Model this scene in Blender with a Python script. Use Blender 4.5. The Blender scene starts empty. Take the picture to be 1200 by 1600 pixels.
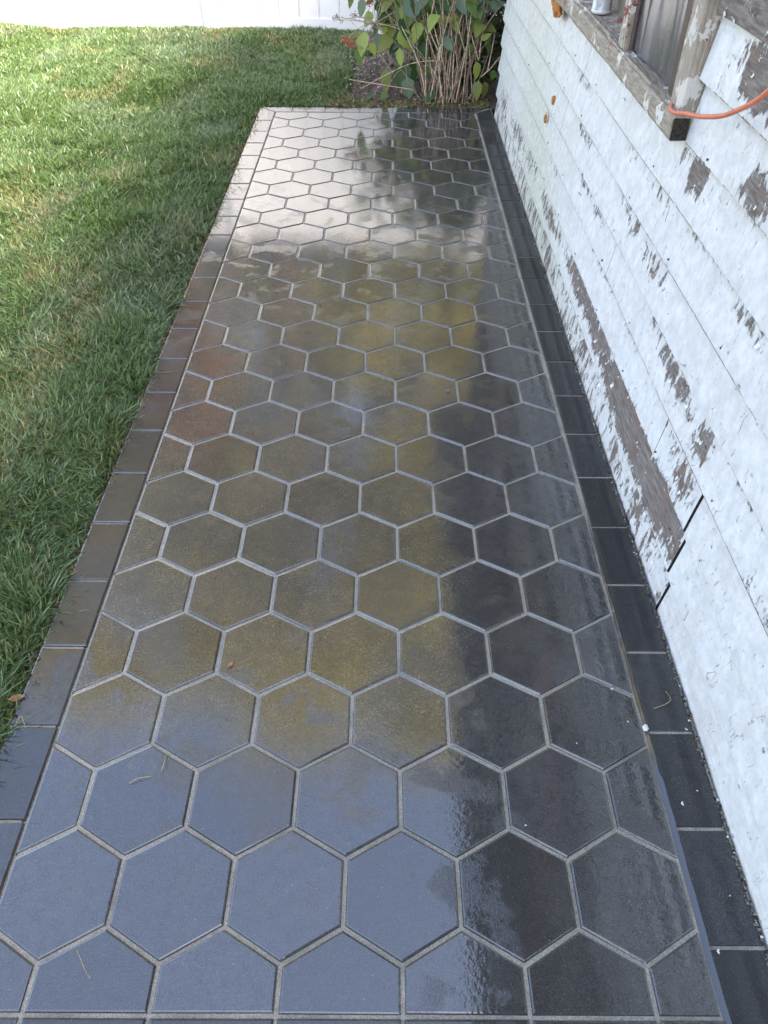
import bpy, math, random
import numpy as np
from mathutils import Vector, Matrix, noise as mnoise

random.seed(7)
rng = np.random.default_rng(7)
S = 0.22                      # one hexagon, flat to flat, in metres; the layout below is written in hexagons
scene = bpy.context.scene
COL = scene.collection
R = math.radians

# ------------------------------------------------------------------ camera
PITCH, YAW, ROLL = 0.7416, 0.0001, 0.0053
CAM = (3.3278, -1.9393, 7.0679)
FPX = 1224.73                 # focal length in pixels of a 1200 px wide picture
fw = Vector((math.sin(YAW)*math.cos(PITCH), math.cos(YAW)*math.cos(PITCH), -math.sin(PITCH)))
ri0 = Vector((math.cos(YAW), -math.sin(YAW), 0))
up0 = ri0.cross(fw)
ri = ri0*math.cos(ROLL) + up0*math.sin(ROLL)
up = up0*math.cos(ROLL) - ri0*math.sin(ROLL)
cam_data = bpy.data.cameras.new('camera')
cam = bpy.data.objects.new('camera', cam_data)
COL.objects.link(cam)
cam.matrix_world = Matrix(((ri.x, up.x, -fw.x, CAM[0]*S), (ri.y, up.y, -fw.y, CAM[1]*S), (ri.z, up.z, -fw.z, CAM[2]*S), (0, 0, 0, 1)))
cam_data.sensor_fit = 'HORIZONTAL'
cam_data.sensor_width = 36
cam_data.lens = 36*FPX/1200
cam_data.clip_start = 0.02
cam_data.clip_end = 600
scene.camera = cam

# ------------------------------------------------------------------ sky, sun, exposure
SUN_AZ, SUN_EL = R(134), R(39)            # clockwise from +Y: behind the house on the right
world = bpy.data.worlds.new('World')
scene.world = world
world.use_nodes = True
wn = world.node_tree
wn.nodes.clear()
wo = wn.nodes.new('ShaderNodeOutputWorld')
wb = wn.nodes.new('ShaderNodeBackground')
sky = wn.nodes.new('ShaderNodeTexSky')
sky.sky_type = 'NISHITA'
sky.sun_disc = False
sky.sun_elevation = SUN_EL
sky.sun_rotation = SUN_AZ
sky.air_density = 1.0
sky.dust_density = 2.0
sky.ozone_density = 1.0
wb.inputs['Strength'].default_value = 0.15
wn.links.new(sky.outputs['Color'], wb.inputs['Color'])
wn.links.new(wb.outputs['Background'], wo.inputs['Surface'])
sun_data = bpy.data.lights.new('sun', 'SUN')
sun_data.energy = 3.1
sun_data.angle = R(18)
sun_data.color = (1.0, 0.98, 0.95)
sun = bpy.data.objects.new('sun', sun_data)
COL.objects.link(sun)
sd = Vector((math.sin(SUN_AZ)*math.cos(SUN_EL), math.cos(SUN_AZ)*math.cos(SUN_EL), math.sin(SUN_EL)))
sun.rotation_euler = sd.to_track_quat('Z', 'Y').to_euler()
vs = scene.view_settings
vs.view_transform = 'Standard'
vs.look = 'None'
vs.gamma = 1
vs.use_curve_mapping = False
vs.exposure = 2.6
vs.use_white_balance = True
vs.white_balance_temperature = 7600
vs.white_balance_tint = 15

# ------------------------------------------------------------------ helpers
def px_ray(u, v):
    return fw + ri*((u-600)/FPX) - up*((v-800)/FPX)
def px_at_y(u, v, Y):          # a measured picture point at distance Y along the path -> place in hexagon units
    d = px_ray(u, v)
    return Vector(CAM) + d*((Y-CAM[1])/d.y)
def px_at_z(u, v, Z=0):
    d = px_ray(u, v)
    return Vector(CAM) + d*((Z-CAM[2])/d.z)

def link(name, me, mat=None, parent=None, loc=(0, 0, 0), rot=(0, 0, 0)):
    o = bpy.data.objects.new(name, me)
    COL.objects.link(o)
    o.location = Vector(loc)*S
    o.rotation_euler = rot
    if parent is not None:
        o.parent = parent
    if mat is not None and me is not None and len(me.materials) == 0:
        me.materials.append(mat)
    return o
def tag(o, label=None, cat=None, group=None, kind=None):
    if label: o['label'] = label
    if cat: o['category'] = cat
    if group: o['group'] = group
    if kind: o['kind'] = kind
    return o
def empty(name, loc=(0, 0, 0), rot=(0, 0, 0)):
    return link(name, None, None, None, loc, rot)
def mesh(name, verts, faces, smooth=False, scale=True):
    me = bpy.data.meshes.new(name)
    v = np.asarray(verts, dtype=float)*(S if scale else 1)
    me.from_pydata(v.tolist(), [], faces)
    if smooth:
        me.shade_smooth()
    me.update()
    return me
class MB:
    """collects shapes (in hexagon units) that become one mesh"""
    def __init__(self):
        self.v, self.f = [], []
    def add(self, vs, fs):
        n = len(self.v)
        self.v += [tuple(p) for p in vs]
        self.f += [tuple(i+n for i in f) for f in fs]
        return self
    def box(self, x0, x1, y0, y1, z0, z1):
        v = [(x, y, z) for z in (z0, z1) for y in (y0, y1) for x in (x0, x1)]
        return self.add(v, [(0, 2, 3, 1), (4, 5, 7, 6), (0, 1, 5, 4), (2, 6, 7, 3), (0, 4, 6, 2), (1, 3, 7, 5)])
    def tube(self, pts, rad, n=6, cap=True):
        pts = [Vector(p) for p in pts]
        rads = rad if isinstance(rad, (list, tuple)) else [rad]*len(pts)
        vs, fs = [], []
        prev = None
        for i, p in enumerate(pts):
            t = (pts[min(i+1, len(pts)-1)] - pts[max(i-1, 0)]).normalized()
            a = prev if prev is not None else (Vector((1, 0, 0)) if abs(t.x) < .8 else Vector((0, 1, 0)))
            a = (a - t*a.dot(t)).normalized()
            prev = a
            b = t.cross(a)
            for k in range(n):
                w = 2*math.pi*k/n
                vs.append(p + (a*math.cos(w) + b*math.sin(w))*rads[i])
        for i in range(len(pts)-1):
            for k in range(n):
                k2 = (k+1) % n
                fs.append((i*n+k, i*n+k2, (i+1)*n+k2, (i+1)*n+k))
        if cap:
            fs.append(tuple(range(n-1, -1, -1)))
            fs.append(tuple((len(pts)-1)*n+k for k in range(n)))
        return self.add(vs, fs)
    def build(self, name, mat, parent=None, loc=(0, 0, 0), smooth=False, rot=(0, 0, 0)):
        return link(name, mesh(name, self.v, self.f, smooth), mat, parent, loc, rot)

def vnoise(x, y, seed=0):
    """value noise in numpy, 0..1"""
    xi, yi = np.floor(x).astype(np.int64), np.floor(y).astype(np.int64)
    xf, yf = x-xi, y-yi
    def h(a, b):
        n = (a*374761393 + b*668265263 + seed*974711) & 0x7fffffff
        n = ((n ^ (n >> 13))*1274126177) & 0x7fffffff
        return ((n ^ (n >> 16)) & 0xffff)/65535.0
    sx, sy = xf*xf*(3-2*xf), yf*yf*(3-2*yf)
    return (h(xi, yi)*(1-sx)+h(xi+1, yi)*sx)*(1-sy) + (h(xi, yi+1)*(1-sx)+h(xi+1, yi+1)*sx)*sy

# ------------------------------------------------------------------ materials
class NT:
    def __init__(self, name):
        self.m = bpy.data.materials.new(name)
        self.m.use_nodes = True
        self.t = self.m.node_tree
        self.t.nodes.clear()
        self.out = self.t.nodes.new('ShaderNodeOutputMaterial')
    def n(self, typ, **kw):
        nd = self.t.nodes.new(typ)
        for k, v in kw.items():
            if hasattr(nd, k) and not k[0].isupper(): setattr(nd, k, v)
        return nd
    def set(self, nd, key, val):
        if isinstance(val, bpy.types.NodeSocket): self.t.links.new(val, nd.inputs[key])
        else: nd.inputs[key].default_value = val
    def pos(self, scale=(1, 1, 1), off=None, obj=False):
        if obj:
            src = self.n('ShaderNodeTexCoord').outputs['Object']
        else:
            src = self.n('ShaderNodeNewGeometry').outputs['Position']
        mp = self.n('ShaderNodeMapping')
        self.set(mp, 'Vector', src)
        mp.inputs['Scale'].default_value = scale
        if off is not None: self.set(mp, 'Location', off)
        return mp.outputs['Vector']
    def noise(self, vec, scale, detail=3, rough=.55, dist=0):
        nd = self.n('ShaderNodeTexNoise')
        self.set(nd, 'Vector', vec); self.set(nd, 'Scale', scale); self.set(nd, 'Detail', detail)
        self.set(nd, 'Roughness', rough); self.set(nd, 'Distortion', dist)
        return nd.outputs['Fac']
    def voro(self, vec, scale, feature='F1', out='Distance', rnd=1.0):
        nd = self.n('ShaderNodeTexVoronoi')
        nd.feature = feature
        self.set(nd, 'Vector', vec); self.set(nd, 'Scale', scale); self.set(nd, 'Randomness', rnd)
        return nd.outputs[out]
    def math(self, op, a, b=0.0, c=None, clamp=False):
        nd = self.n('ShaderNodeMath'); nd.operation = op; nd.use_clamp = clamp
        self.set(nd, 0, a); self.set(nd, 1, b)
        if c is not None: self.set(nd, 2, c)
        return nd.outputs[0]
    def ramp(self, fac, a, b, lo=0.0, hi=1.0, smooth=True):
        nd = self.n('ShaderNodeMapRange')
        nd.interpolation_type = 'SMOOTHSTEP' if smooth else 'LINEAR'
        self.set(nd, 'Value', fac); self.set(nd, 'From Min', a); self.set(nd, 'From Max', b)
        self.set(nd, 'To Min', lo); self.set(nd, 'To Max', hi)
        return nd.outputs['Result']
    def mix(self, fac, a, b, mode='MIX'):
        nd = self.n('ShaderNodeMix'); nd.data_type = 'RGBA'; nd.blend_type = mode
        def s(i, v):
            if isinstance(v, bpy.types.NodeSocket): self.t.links.new(v, nd.inputs[i])
            elif isinstance(v, (int, float)): nd.inputs[i].default_value = v
            else: nd.inputs[i].default_value = (*v, 1) if len(v) == 3 else v
        if isinstance(fac, bpy.types.NodeSocket): self.t.links.new(fac, nd.inputs[0])
        else: nd.inputs[0].default_value = fac
        s(6, a); s(7, b)
        return nd.outputs[2]
    def attr(self, name, out='Fac'):
        nd = self.n('ShaderNodeAttribute'); nd.attribute_name = name
        return nd.outputs[out]
    def rand(self):
        return self.n('ShaderNodeObjectInfo').outputs['Random']
    def bump(self, h, dist, strength=1.0, normal=None):
        nd = self.n('ShaderNodeBump')
        self.set(nd, 'Height', h); self.set(nd, 'Distance', dist); self.set(nd, 'Strength', strength)
        if normal is not None: self.set(nd, 'Normal', normal)
        return nd.outputs['Normal']
    def bsdf(self, **kw):
        nd = self.n('ShaderNodeBsdfPrincipled')
        for k, v in kw.items():
            k = k.replace('_', ' ')
            if isinstance(v, tuple) and len(v) == 3: v = (*v, 1)
            self.set(nd, k, v)
        self.t.links.new(nd.outputs[0], self.out.inputs['Surface'])
        return nd

def mat_plain(name, col, rough=.6, var=.25, scale=20, bump=0.0, metallic=0.0, spec=.5):
    t = NT(name)
    p = t.pos()
    f = t.noise(p, scale, 4, .6)
    c = t.mix(t.ramp(f, .3, .7), tuple(x*(1-var) for x in col), tuple(min(1, x*(1+var)) for x in col))
    kw = dict(Base_Color=c, Roughness=rough, Metallic=metallic)
    kw['Specular_IOR_Level'] = spec
    if bump: kw['Normal'] = t.bump(f, bump)
    t.bsdf(**kw)
    return t.m

def mat_paver(name, base, border=False, film_w=1.0):
    t = NT(name)
    p = t.pos()
    r = t.rand()
    grain = t.noise(p, 420, 3, .7)
    mott = t.noise(p, 38, 5, .65)
    big = t.noise(p, 5.5, 4, .6)
    cloud = t.noise(p, 1.4, 3, .55)
    # concrete colour: grain, mottling, per-stone tone
    c = t.mix(t.ramp(mott, .3, .72), tuple(x*.55 for x in base), tuple(x*1.25 for x in base))
    c = t.mix(t.ramp(grain, .45, .72), c, tuple(x*3.0 for x in base))
    c = t.mix(t.math('MULTIPLY', r, .75), c, tuple(x*.45 for x in base))
    # pale mineral specks
    sp = t.voro(p, 150)
    c = t.mix(t.ramp(sp, .10, .16, .5, 0), c, (.20, .19, .18))
    sp2 = t.voro(p, 38)
    c = t.mix(t.ramp(sp2, .030, .05, .6, 0), c, (.34, .33, .31))
    if not border:
        # a little tan dirt, plus the trees' olive reflection painted into the colour
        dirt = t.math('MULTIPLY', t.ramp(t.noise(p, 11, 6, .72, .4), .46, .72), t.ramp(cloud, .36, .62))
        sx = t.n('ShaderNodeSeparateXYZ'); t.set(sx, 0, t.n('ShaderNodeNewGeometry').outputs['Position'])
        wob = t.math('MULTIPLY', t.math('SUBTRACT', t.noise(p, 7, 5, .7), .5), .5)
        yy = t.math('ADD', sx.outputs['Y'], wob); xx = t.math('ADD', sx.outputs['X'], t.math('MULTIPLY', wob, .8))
        tree_refl = t.math('MULTIPLY', t.math('MULTIPLY', t.ramp(yy, .40, .66), t.ramp(yy, 2.6, 3.5, 1, 0)), t.ramp(xx, .88, 1.02, 1, 0))  # zone of the painted tree reflection
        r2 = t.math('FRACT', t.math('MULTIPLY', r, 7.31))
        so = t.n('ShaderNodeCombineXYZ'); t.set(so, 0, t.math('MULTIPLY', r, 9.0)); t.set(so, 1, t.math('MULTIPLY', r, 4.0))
        pt = t.pos((1, 1, 1), so.outputs[0])                     # every stone is mottled in its own way
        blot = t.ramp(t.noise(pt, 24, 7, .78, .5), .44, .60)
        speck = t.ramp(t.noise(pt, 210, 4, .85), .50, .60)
        amt = t.math('MULTIPLY', t.math('MAXIMUM', tree_refl, t.math('MULTIPLY', dirt, .25)), t.ramp(r2, 0, 1, .45, 1.0))
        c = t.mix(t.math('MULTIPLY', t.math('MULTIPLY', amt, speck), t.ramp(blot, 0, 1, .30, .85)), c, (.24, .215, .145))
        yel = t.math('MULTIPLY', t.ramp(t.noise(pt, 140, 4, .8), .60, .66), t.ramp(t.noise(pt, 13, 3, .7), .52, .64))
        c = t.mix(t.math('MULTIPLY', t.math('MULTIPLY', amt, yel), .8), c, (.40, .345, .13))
    else:
        wv = t.noise(t.pos((1, .3, 1)), 70, 6, .8, .5)
        c = t.mix(t.ramp(wv, .62, .78, 0, .25), c, (.25, .25, .25))
    # water film: nearly still over most of a stone, rougher where the grain breaks through
    film = t.noise(p, 8, 5, .6, .3)
    wet = t.ramp(film, .36, .50)
    ripple = t.noise(p, 95, 2, .5)
    fine = t.noise(p, 300, 2, .7)
    b1 = t.bump(ripple, .0005, .42)
    amp = t.ramp(wet, 0, 1, .75, .08)
    nd = t.n('ShaderNodeBump'); t.set(nd, 'Height', fine); t.set(nd, 'Distance', .0006); t.set(nd, 'Strength', amp); t.set(nd, 'Normal', b1)
    gb = t.bump(grain, .0006, .8)
    if border: gb = t.bump(t.noise(p, 34, 6, .72, .3), .003, .5, gb)
    t.bsdf(Base_Color=c, Roughness=.62, Specular_IOR_Level=.35, Normal=gb, Coat_Weight=film_w,
           Coat_Roughness=t.ramp(wet, 0, 1, .10, .018), Coat_IOR=2.15 if not border else 1.85, Coat_Normal=nd.outputs['Normal'])
    return t.m

def mat_sand():
    t = NT('joint sand')
    p = t.pos()
    g = t.noise(p, 420, 4, .85)
    v = t.voro(p, 300)
    c = t.mix(t.ramp(g, .3, .7), (.32, .285, .225), (.74, .68, .56))
    c = t.mix(t.ramp(v, .25, .75, 0, .5), c, (.17, .16, .14))
    c = t.mix(t.ramp(t.noise(p, 9, 4), .4, .7), c, t.mix(.45, c, (.14, .13, .115)))
    t.bsdf(Base_Color=c, Roughness=.9, Normal=t.bump(g, .002))
    return t.m

def mat_boards(name='peeling white paint', cream=0.0):
    t = NT(name)
    p = t.pos()
    wear, algae, dirt = t.attr('wear'), t.attr('algae'), t.attr('dirt')  # wear and dirt also carry the painted shade of the laps
    pg = t.pos((1, .10, 1))                                  # wood grain runs along the wall
    pv = t.pos((1, 1.0, .45))                                # paint breaks mostly across it
    grain = t.noise(pg, 160, 5, .7)
    wood = t.mix(t.ramp(grain, .3, .7), (.105, .085, .075), (.27, .235, .21))
    wood = t.mix(t.ramp(t.noise(p, 9, 3), .45, .7), wood, t.mix(.5, wood, (.19, .11, .085)))
    n1 = t.noise(pv, 26, 6, .72, .6)
    n2 = t.noise(pv, 95, 4, .7, .4)
    m = t.math('ADD', t.math('MULTIPLY', n1, 1.3), t.math('MULTIPLY', n2, .5))
    m = t.math('ADD', m, wear)
    off = t.ramp(m, 1.30, 1.315)
    # small nicks and hairline checks spread over every board
    ck = t.noise(t.pos((1, 1, .30)), 62, 5, .8, 1.2)
    nick = t.math('MULTIPLY', t.ramp(ck, .635, .655), t.ramp(t.noise(p, 7, 2), .40, .55))
    ck2 = t.noise(t.pos((1, 1, .38), (3, 1, 2)), 120, 4, .75, .8)
    nick2 = t.math('MULTIPLY', t.ramp(ck2, .66, .69), t.ramp(t.noise(p, 5, 2), .38, .60))
    nick = t.math('MAXIMUM', nick, nick2)
    crk = t.voro(t.pos((1, 1.25, .55)), 30, 'DISTANCE_TO_EDGE')
    crm = t.math('MULTIPLY', t.ramp(crk, .0, .016, 1, 0), t.ramp(t.noise(p, 13, 4, .7), .58, .66))
    # paint
    paint = t.mix(t.ramp(t.noise(p, 30, 5, .7), .3, .75), (.60, .60, .595), (.78, .78, .775))
    paint = t.mix(t.math('MULTIPLY', dirt, t.ramp(t.noise(pg, 70, 5, .75), .35, .7)), paint, (.50, .46, .40))
    alg = t.math('MULTIPLY', algae, t.ramp(t.noise(t.pos((1, 1, .6)), 90, 5, .8), .40, .62))
    st = t.noise(t.pos((1, 1, .14)), 75, 4, .7)
    paint = t.mix(t.ramp(st, .52, .80, 0, .4), paint, (.46, .46, .46))
    paint = t.mix(t.ramp(t.noise(p, 4.5, 5, .7), .50, .72, 0, .45), paint, (.55, .53, .49))
    paint = t.mix(t.math('MULTIPLY', alg, .75), paint, (.30, .33, .20))
    paint = t.mix(t.math('MULTIPLY', algae, .25), paint, (.55, .58, .42))
    rim = t.math('SUBTRACT', t.ramp(m, 1.25, 1.30), off)
    paint = t.mix(t.math('MULTIPLY', rim, .25), paint, (.88, .87, .84))
    gone = t.math('MAXIMUM', off, t.math('MULTIPLY', nick, .85), clamp=True)
    gone2 = t.math('MAXIMUM', gone, t.math('MULTIPLY', crm, .75), clamp=True)
    c = t.mix(gone2, paint, wood)
    h = t.math('ADD', t.math('MULTIPLY', gone2, -1.0), t.math('MULTIPLY', rim, .55))
    b = t.bump(h, .0024, .9)
    b = t.bump(t.noise(p, 120, 4, .7), .0010, .4, b)
    b = t.bump(grain, .0012, .5, b)
    t.bsdf(Base_Color=c, Roughness=t.ramp(gone, 0, 1, .55, .9), Specular_IOR_Level=.3, Normal=b)
    return t.m

def mat_trim(name, wood_hi, wood_lo, coats, amount):
    """bare grey wood with remains of old paint"""
    t = NT(name)
    p = t.pos()
    axis = (1, .12, 1) if amount < .5 else (1, 1, .12)
    grain = t.noise(t.pos(axis), 170, 5, .75)
    c = t.mix(t.ramp(grain, .3, .7), wood_lo, wood_hi)
    for i, (col, thr, sc) in enumerate(coats):
        mk = t.ramp(t.noise(t.pos((1, 1, 1), (i*3.1, i*1.7, i*.9)), sc, 6, .7, .3), thr, thr+.015)
        c = t.mix(mk, c, col)
    t.bsdf(Base_Color=c, Roughness=.85, Normal=t.bump(grain, .0025, .9))
    return t.m

def mat_leaf(name, c0, c1, rough=.42, trans=.35):
    t = NT(name)
    o = t.pos((1, 1, 1), obj=True)
    sep = t.n('ShaderNodeSeparateXYZ'); t.set(sep, 0, o)
    ax = t.math('ABSOLUTE', sep.outputs['X'])
    vein = t.math('SINE', t.math('MULTIPLY', t.math('SUBTRACT', sep.outputs['Y'], t.math('MULTIPLY', ax, .7)), 420))
    mid = t.ramp(ax, .0006, .0016, 1, 0)
    vm = t.math('MAXIMUM', t.ramp(vein, .86, 1), mid)
    r = t.rand()
    n = t.noise(o, 60, 3)
    c = t.mix(t.math('ADD', t.math('MULTIPLY', r, .7), t.math('MULTIPLY', n, .3)), c0, c1)
    c = t.mix(t.math('MULTIPLY', vm, .35), c, tuple(min(1, x*1.8+.03) for x in c1))
    nm = t.bump(vein, .0012, .5)
    b = t.bsdf(Base_Color=c, Roughness=rough, Normal=nm)
    tr = t.n('ShaderNodeBsdfTranslucent'); t.set(tr, 'Color', c)
    mx = t.n('ShaderNodeMixShader'); t.set(mx, 0, trans)
    t.t.links.new(b.outputs[0], mx.inputs[1]); t.t.links.new(tr.outputs[0], mx.inputs[2])
    t.t.links.new(mx.outputs[0], t.out.inputs['Surface'])
    return t.m

def mat_attrleaf(name, trans=.3, rough=.55, spec=.4):
    """colour of each blade or leaf is stored on it"""
    t = NT(name)
    c = t.attr('tint', 'Color')
    b = t.bsdf(Base_Color=c, Roughness=rough, Specular_IOR_Level=spec)
    tr = t.n('ShaderNodeBsdfTranslucent'); t.set(tr, 'Color', c)
    mx = t.n('ShaderNodeMixShader'); t.set(mx, 0, trans)
    t.t.links.new(b.outputs[0], mx.inputs[1]); t.t.links.new(tr.outputs[0], mx.inputs[2])
    t.t.links.new(mx.outputs[0], t.out.inputs['Surface'])
    return t.m

M = {}
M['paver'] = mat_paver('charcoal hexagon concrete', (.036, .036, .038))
M['border'] = mat_paver('charcoal border concrete', (.030, .030, .031), True)
M['border_dry'] = mat_paver('charcoal border concrete under the eave', (.038, .038, .040), True, .28)
M['sand'] = mat_sand()
M['bed'] = mat_plain('dark setting bed', (.05, .045, .04), .95, .5, 60, .004)
M['soil'] = mat_plain('lawn soil', (.045, .034, .022), .95, .5, 45, .01)
M['mulch'] = mat_plain('mulch', (.10, .075, .06), .95, .6, 55, .02)
M['ground'] = mat_plain('ground', (.06, .075, .03), .95, .4, 3)
M['boards'] = mat_boards()
M['sill'] = mat_trim('weathered sill wood', (.45, .385, .31), (.20, .165, .125), [((.66, .63, .58), .565, 10), ((.30, .105, .085), .62, 7)], .2)
M['casing'] = mat_trim('weathered casing wood', (.48, .41, .335), (.23, .185, .145), [((.64, .60, .55), .54, 14), ((.24, .07, .055), .545, 6)], .8)
M['stile'] = mat_plain('dark brown stile', (.055, .034, .028), .55, .35, 30, .001)
M['endgrain'] = mat_plain('rotted end grain', (.035, .027, .022), .95, .6, 120, .004)
M['flake'] = mat_plain('old paint flake', (.66, .655, .64), .65, .15, 60)
M['endwood'] = mat_plain('sawn board end', (.05, .042, .036), .9, .5, 90)
M['panel'] = mat_trim('grey boarding', (.30, .26, .21), (.14, .12, .10), [((.33, .14, .11), .66, 12)], .8)
M['vinyl'] = mat_plain('white vinyl', (.62, .635, .65), .4, .02, 6)
M['roof'] = mat_plain('roof shingle', (.06, .058, .055), .9, .4, 40, .004)
M['soffit'] = mat_plain('soffit boards', (.38, .37, .36), .8, .3, 12)
M['sidewall'] = mat_plain('old white siding', (.62, .62, .60), .7, .15, 5)
M['cable'] = mat_plain('salmon orange rubber', (.70, .19, .105), .45, .12, 30)
M['rust'] = mat_plain('orange crust', (.42, .15, .03), .9, .5, 160, .004)
M['rust_dark'] = mat_plain('rusty nail', (.07, .045, .035), .85, .4, 200)
M['dark'] = mat_plain('dark hole', (.02, .017, .015), .9, .3, 50)
M['cane'] = mat_plain('tan cane', (.50, .37, .26), .7, .45, 55, .001)
M['cane_dark'] = mat_plain('brown cane', (.26, .17, .12), .75, .4, 55, .001)
M['twig'] = mat_plain('pale twig', (.40, .32, .24), .7, .35, 60)
M['bark'] = mat_plain('bark', (.10, .08, .06), .9, .4, 9, .02)
M['black'] = mat_plain('black plastic', (.008, .008, .009), .35, .2, 20)
M['leaf_green'] = mat_leaf('green leaf', (.075, .15, .03), (.15, .24, .06))
M['leaf_dark'] = mat_leaf('dark green leaf', (.028, .075, .02), (.06, .125, .038))
M['leaf_lime'] = mat_leaf('lime leaf', (.25, .33, .05), (.36, .43, .13))
M['leaf_teal'] = mat_leaf('blue green leaf', (.11, .19, .115), (.21, .30, .21))
M['leaf_olive'] = mat_leaf('olive leaf', (.11, .145, .03), (.20, .22, .05))
M['blade'] = mat_attrleaf('grass blade', .30, .36, .7)
M['tree_leaf'] = mat_attrleaf('tree leaf', .42, .5)
M['litter'] = mat_attrleaf('litter', .0, .9, .2)
M['flower'] = mat_plain('dried flower', (.36, .15, .075), .9, .4, 90)
M['flower_pale'] = mat_plain('pale dried flower', (.34, .25, .20), .9, .35, 90)
M['chip'] = mat_plain('white paint chip', (.74, .74, .72), .7, .1, 60)
M['straw'] = mat_plain('straw', (.34, .28, .15), .8, .3, 60)
M['dry_leaf'] = mat_plain('dry leaf', (.28, .15, .07), .8, .4, 80)
M['pebble'] = mat_plain('grey pebble', (.16, .16, .16), .6, .3, 80)

t = NT('tilted sky reflector')
t.bsdf(Base_Color=(.05, .055, .06), Roughness=.04, IOR=1.9, Normal=t.bump(t.noise(t.pos(), 40, 2), .0005, .4))  # reflective skin of the added strip that catches the sky
M['glint_strip'] = t.m

t = NT('dusty plastic over glass')
pp = t.pos()
fold = t.noise(t.pos((1, 1.2, .22)), 6, 1, .4, .6)
c = t.mix(t.ramp(fold, .30, .7), (.105, .095, .102), (.20, .185, .195))
c = t.mix(t.ramp(t.noise(t.pos((1, 2.2, .12), (2, 0, 0)), 11, 1, .4, .4), .66, .72, 0, .5), c, (.36, .35, .36))
c = t.mix(t.ramp(t.noise(pp, 55, 5, .7), .5, .8, 0, .35), c, (.30, .29, .29))
t.bsdf(Base_Color=c, Roughness=.18, Specular_IOR_Level=.5, Normal=t.bump(fold, .003, .3))
M['pane'] = t.m

t = NT('can metal')
pz = t.pos()
sep = t.n('ShaderNodeSeparateXYZ'); t.set(sep, 0, t.pos(obj=True))
c = t.mix(t.ramp(t.noise(t.pos((1, 1, .3)), 60, 3), .45, .55), (.55, .56, .57), (.30, .31, .33))
c = t.mix(t.ramp(sep.outputs['Z'], .011, .0115), (.74, .75, .76), c)
t.bsdf(Base_Color=c, Roughness=.4, Metallic=.25)
M['can'] = t.m

# ================================================================== GROUND
g = MB()
g.add([(-900, -900, -.42), (900, -900, -.42), (900, 900, -.42), (-900, 900, -.42)], [(0, 1, 2, 3)])
tag(g.build('ground', M['ground']), kind='structure')

# ------------------------------------------------------------------ fence line, lawn height
F0, F1 = Vector((-12.66, 35.56, 0)), Vector((1.70, 34.13, 0))
fdir = (F1-F0).normalized()
def fence_y(x): return F0.y + (x-F0.x)*fdir.y/fdir.x
def lawn_z(x, y):
    x = np.asarray(x, float); y = np.asarray(y, float)
    n = (vnoise(x/3.1+50, y/3.1+50, 1)-.5)*.22 + (vnoise(x/1.1+50, y/1.1+50, 2)-.5)*.07
    edge = np.clip((-x-.5)/1.5, 0, 1)
    edge = np.where(y > 24.1, np.maximum(edge, np.clip((y-24.1)/1.5, 0, 1)), edge)
    return -.13 + n*edge + .06*edge

def in_lawn(x, y):
    side = (x < -.50) & (y < 24.12)
    far = (y >= 24.12) & (x < 2.35 + .35*np.sin(y*1.9) + .3*(vnoise(y*1.3+9, x*0+3, 4)-.5) + .012*(y-24))
    return (side | far) & (y < F0.y + (x-F0.x)*fdir.y/fdir.x + .1)

xs = np.arange(-34, 3.6, .5); ys = np.arange(-8, 38, .5)
vsx, fsx, idx = [], [], {}
for j, y in enumerate(ys):
    for i, x in enumerate(xs):
        idx[i, j] = len(vsx)
        vsx.append((x if abs(x+.5) > .01 else -.52, y, float(lawn_z(x, y))))
for j in range(len(ys)-1):
    for i in range(len(xs)-1):
        cx, cy = xs[i]+.25, ys[j]+.25
        if (cx < -.5 or cy > 24.1) and cx < 3.2:
            fsx.append((idx[i, j], idx[i+1, j], idx[i+1, j+1], idx[i, j+1]))
tag(link('lawn', mesh('lawn', vsx, fsx, True), M['soil']), kind='structure')

# ================================================================== PATH
X1, Y0, Y1 = 6.015, -.08, 23.58
BW = .49
path = MB()
path.box(-.53, 6.54, -.62, 24.11, -.40, -.095)
path_o = tag(path.build('path', M['bed']), kind='structure')
sb = MB()
sb.box(.03, 6.06, Y0-.03, Y1+.03, -.094, -.020)
link('joint_sand', mesh('joint_sand', sb.v, sb.f), M['sand'], path_o)
sb = MB()
sb.box(6.063, 6.535, -.60, 24.08, -.094, -.018)
sb.box(-.515, -.045, -.60, 24.08, -.094, -.030)
sb.box(-.044, .027, -.60, Y1, -.094, -.052)
sb.box(-.04, 6.06, Y1+.032, 24.085, -.094, -.022)
sb.box(-.045, 6.06, -.60, Y0-.032, -.094, -.017)
link('joint_sand', mesh('joint_sand', sb.v, sb.f), M['sand'], path_o)

def clip(poly, a, b, c):       # keep a*x+b*y<=c
    out = []
    for i in range(len(poly)):
        p, q = poly[i], poly[(i+1) % len(poly)]
        dp, dq = a*p[0]+b*p[1]-c, a*q[0]+b*q[1]-c
        if dp <= 0: out.append(p)
        if (dp < 0 < dq) or (dq < 0 < dp):
            s_ = dp/(dp-dq)
            out.append((p[0]+s_*(q[0]-p[0]), p[1]+s_*(q[1]-p[1])))
    return out
def inset(poly, g):
    res = poly
    n = len(poly)
    for i in range(n):
        p, q = poly[i], poly[(i+1) % n]
        dx, dy = q[0]-p[0], q[1]-p[1]
        l = math.hypot(dx, dy)
        if l < 1e-6: continue
        nx, ny = dy/l, -dx/l   # outward for counter-clockwise polygons
        res = clip(res, nx, ny, nx*p[0]+ny*p[1]-g)
    # drop doubled points
    out = []
    for p in res:
        if not out or math.hypot(p[0]-out[-1][0], p[1]-out[-1][1]) > 1e-4: out.append(p)
    if math.hypot(out[0][0]-out[-1][0], out[0][1]-out[-1][1]) < 1e-4: out.pop()
    return out
_pm = {}
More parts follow.
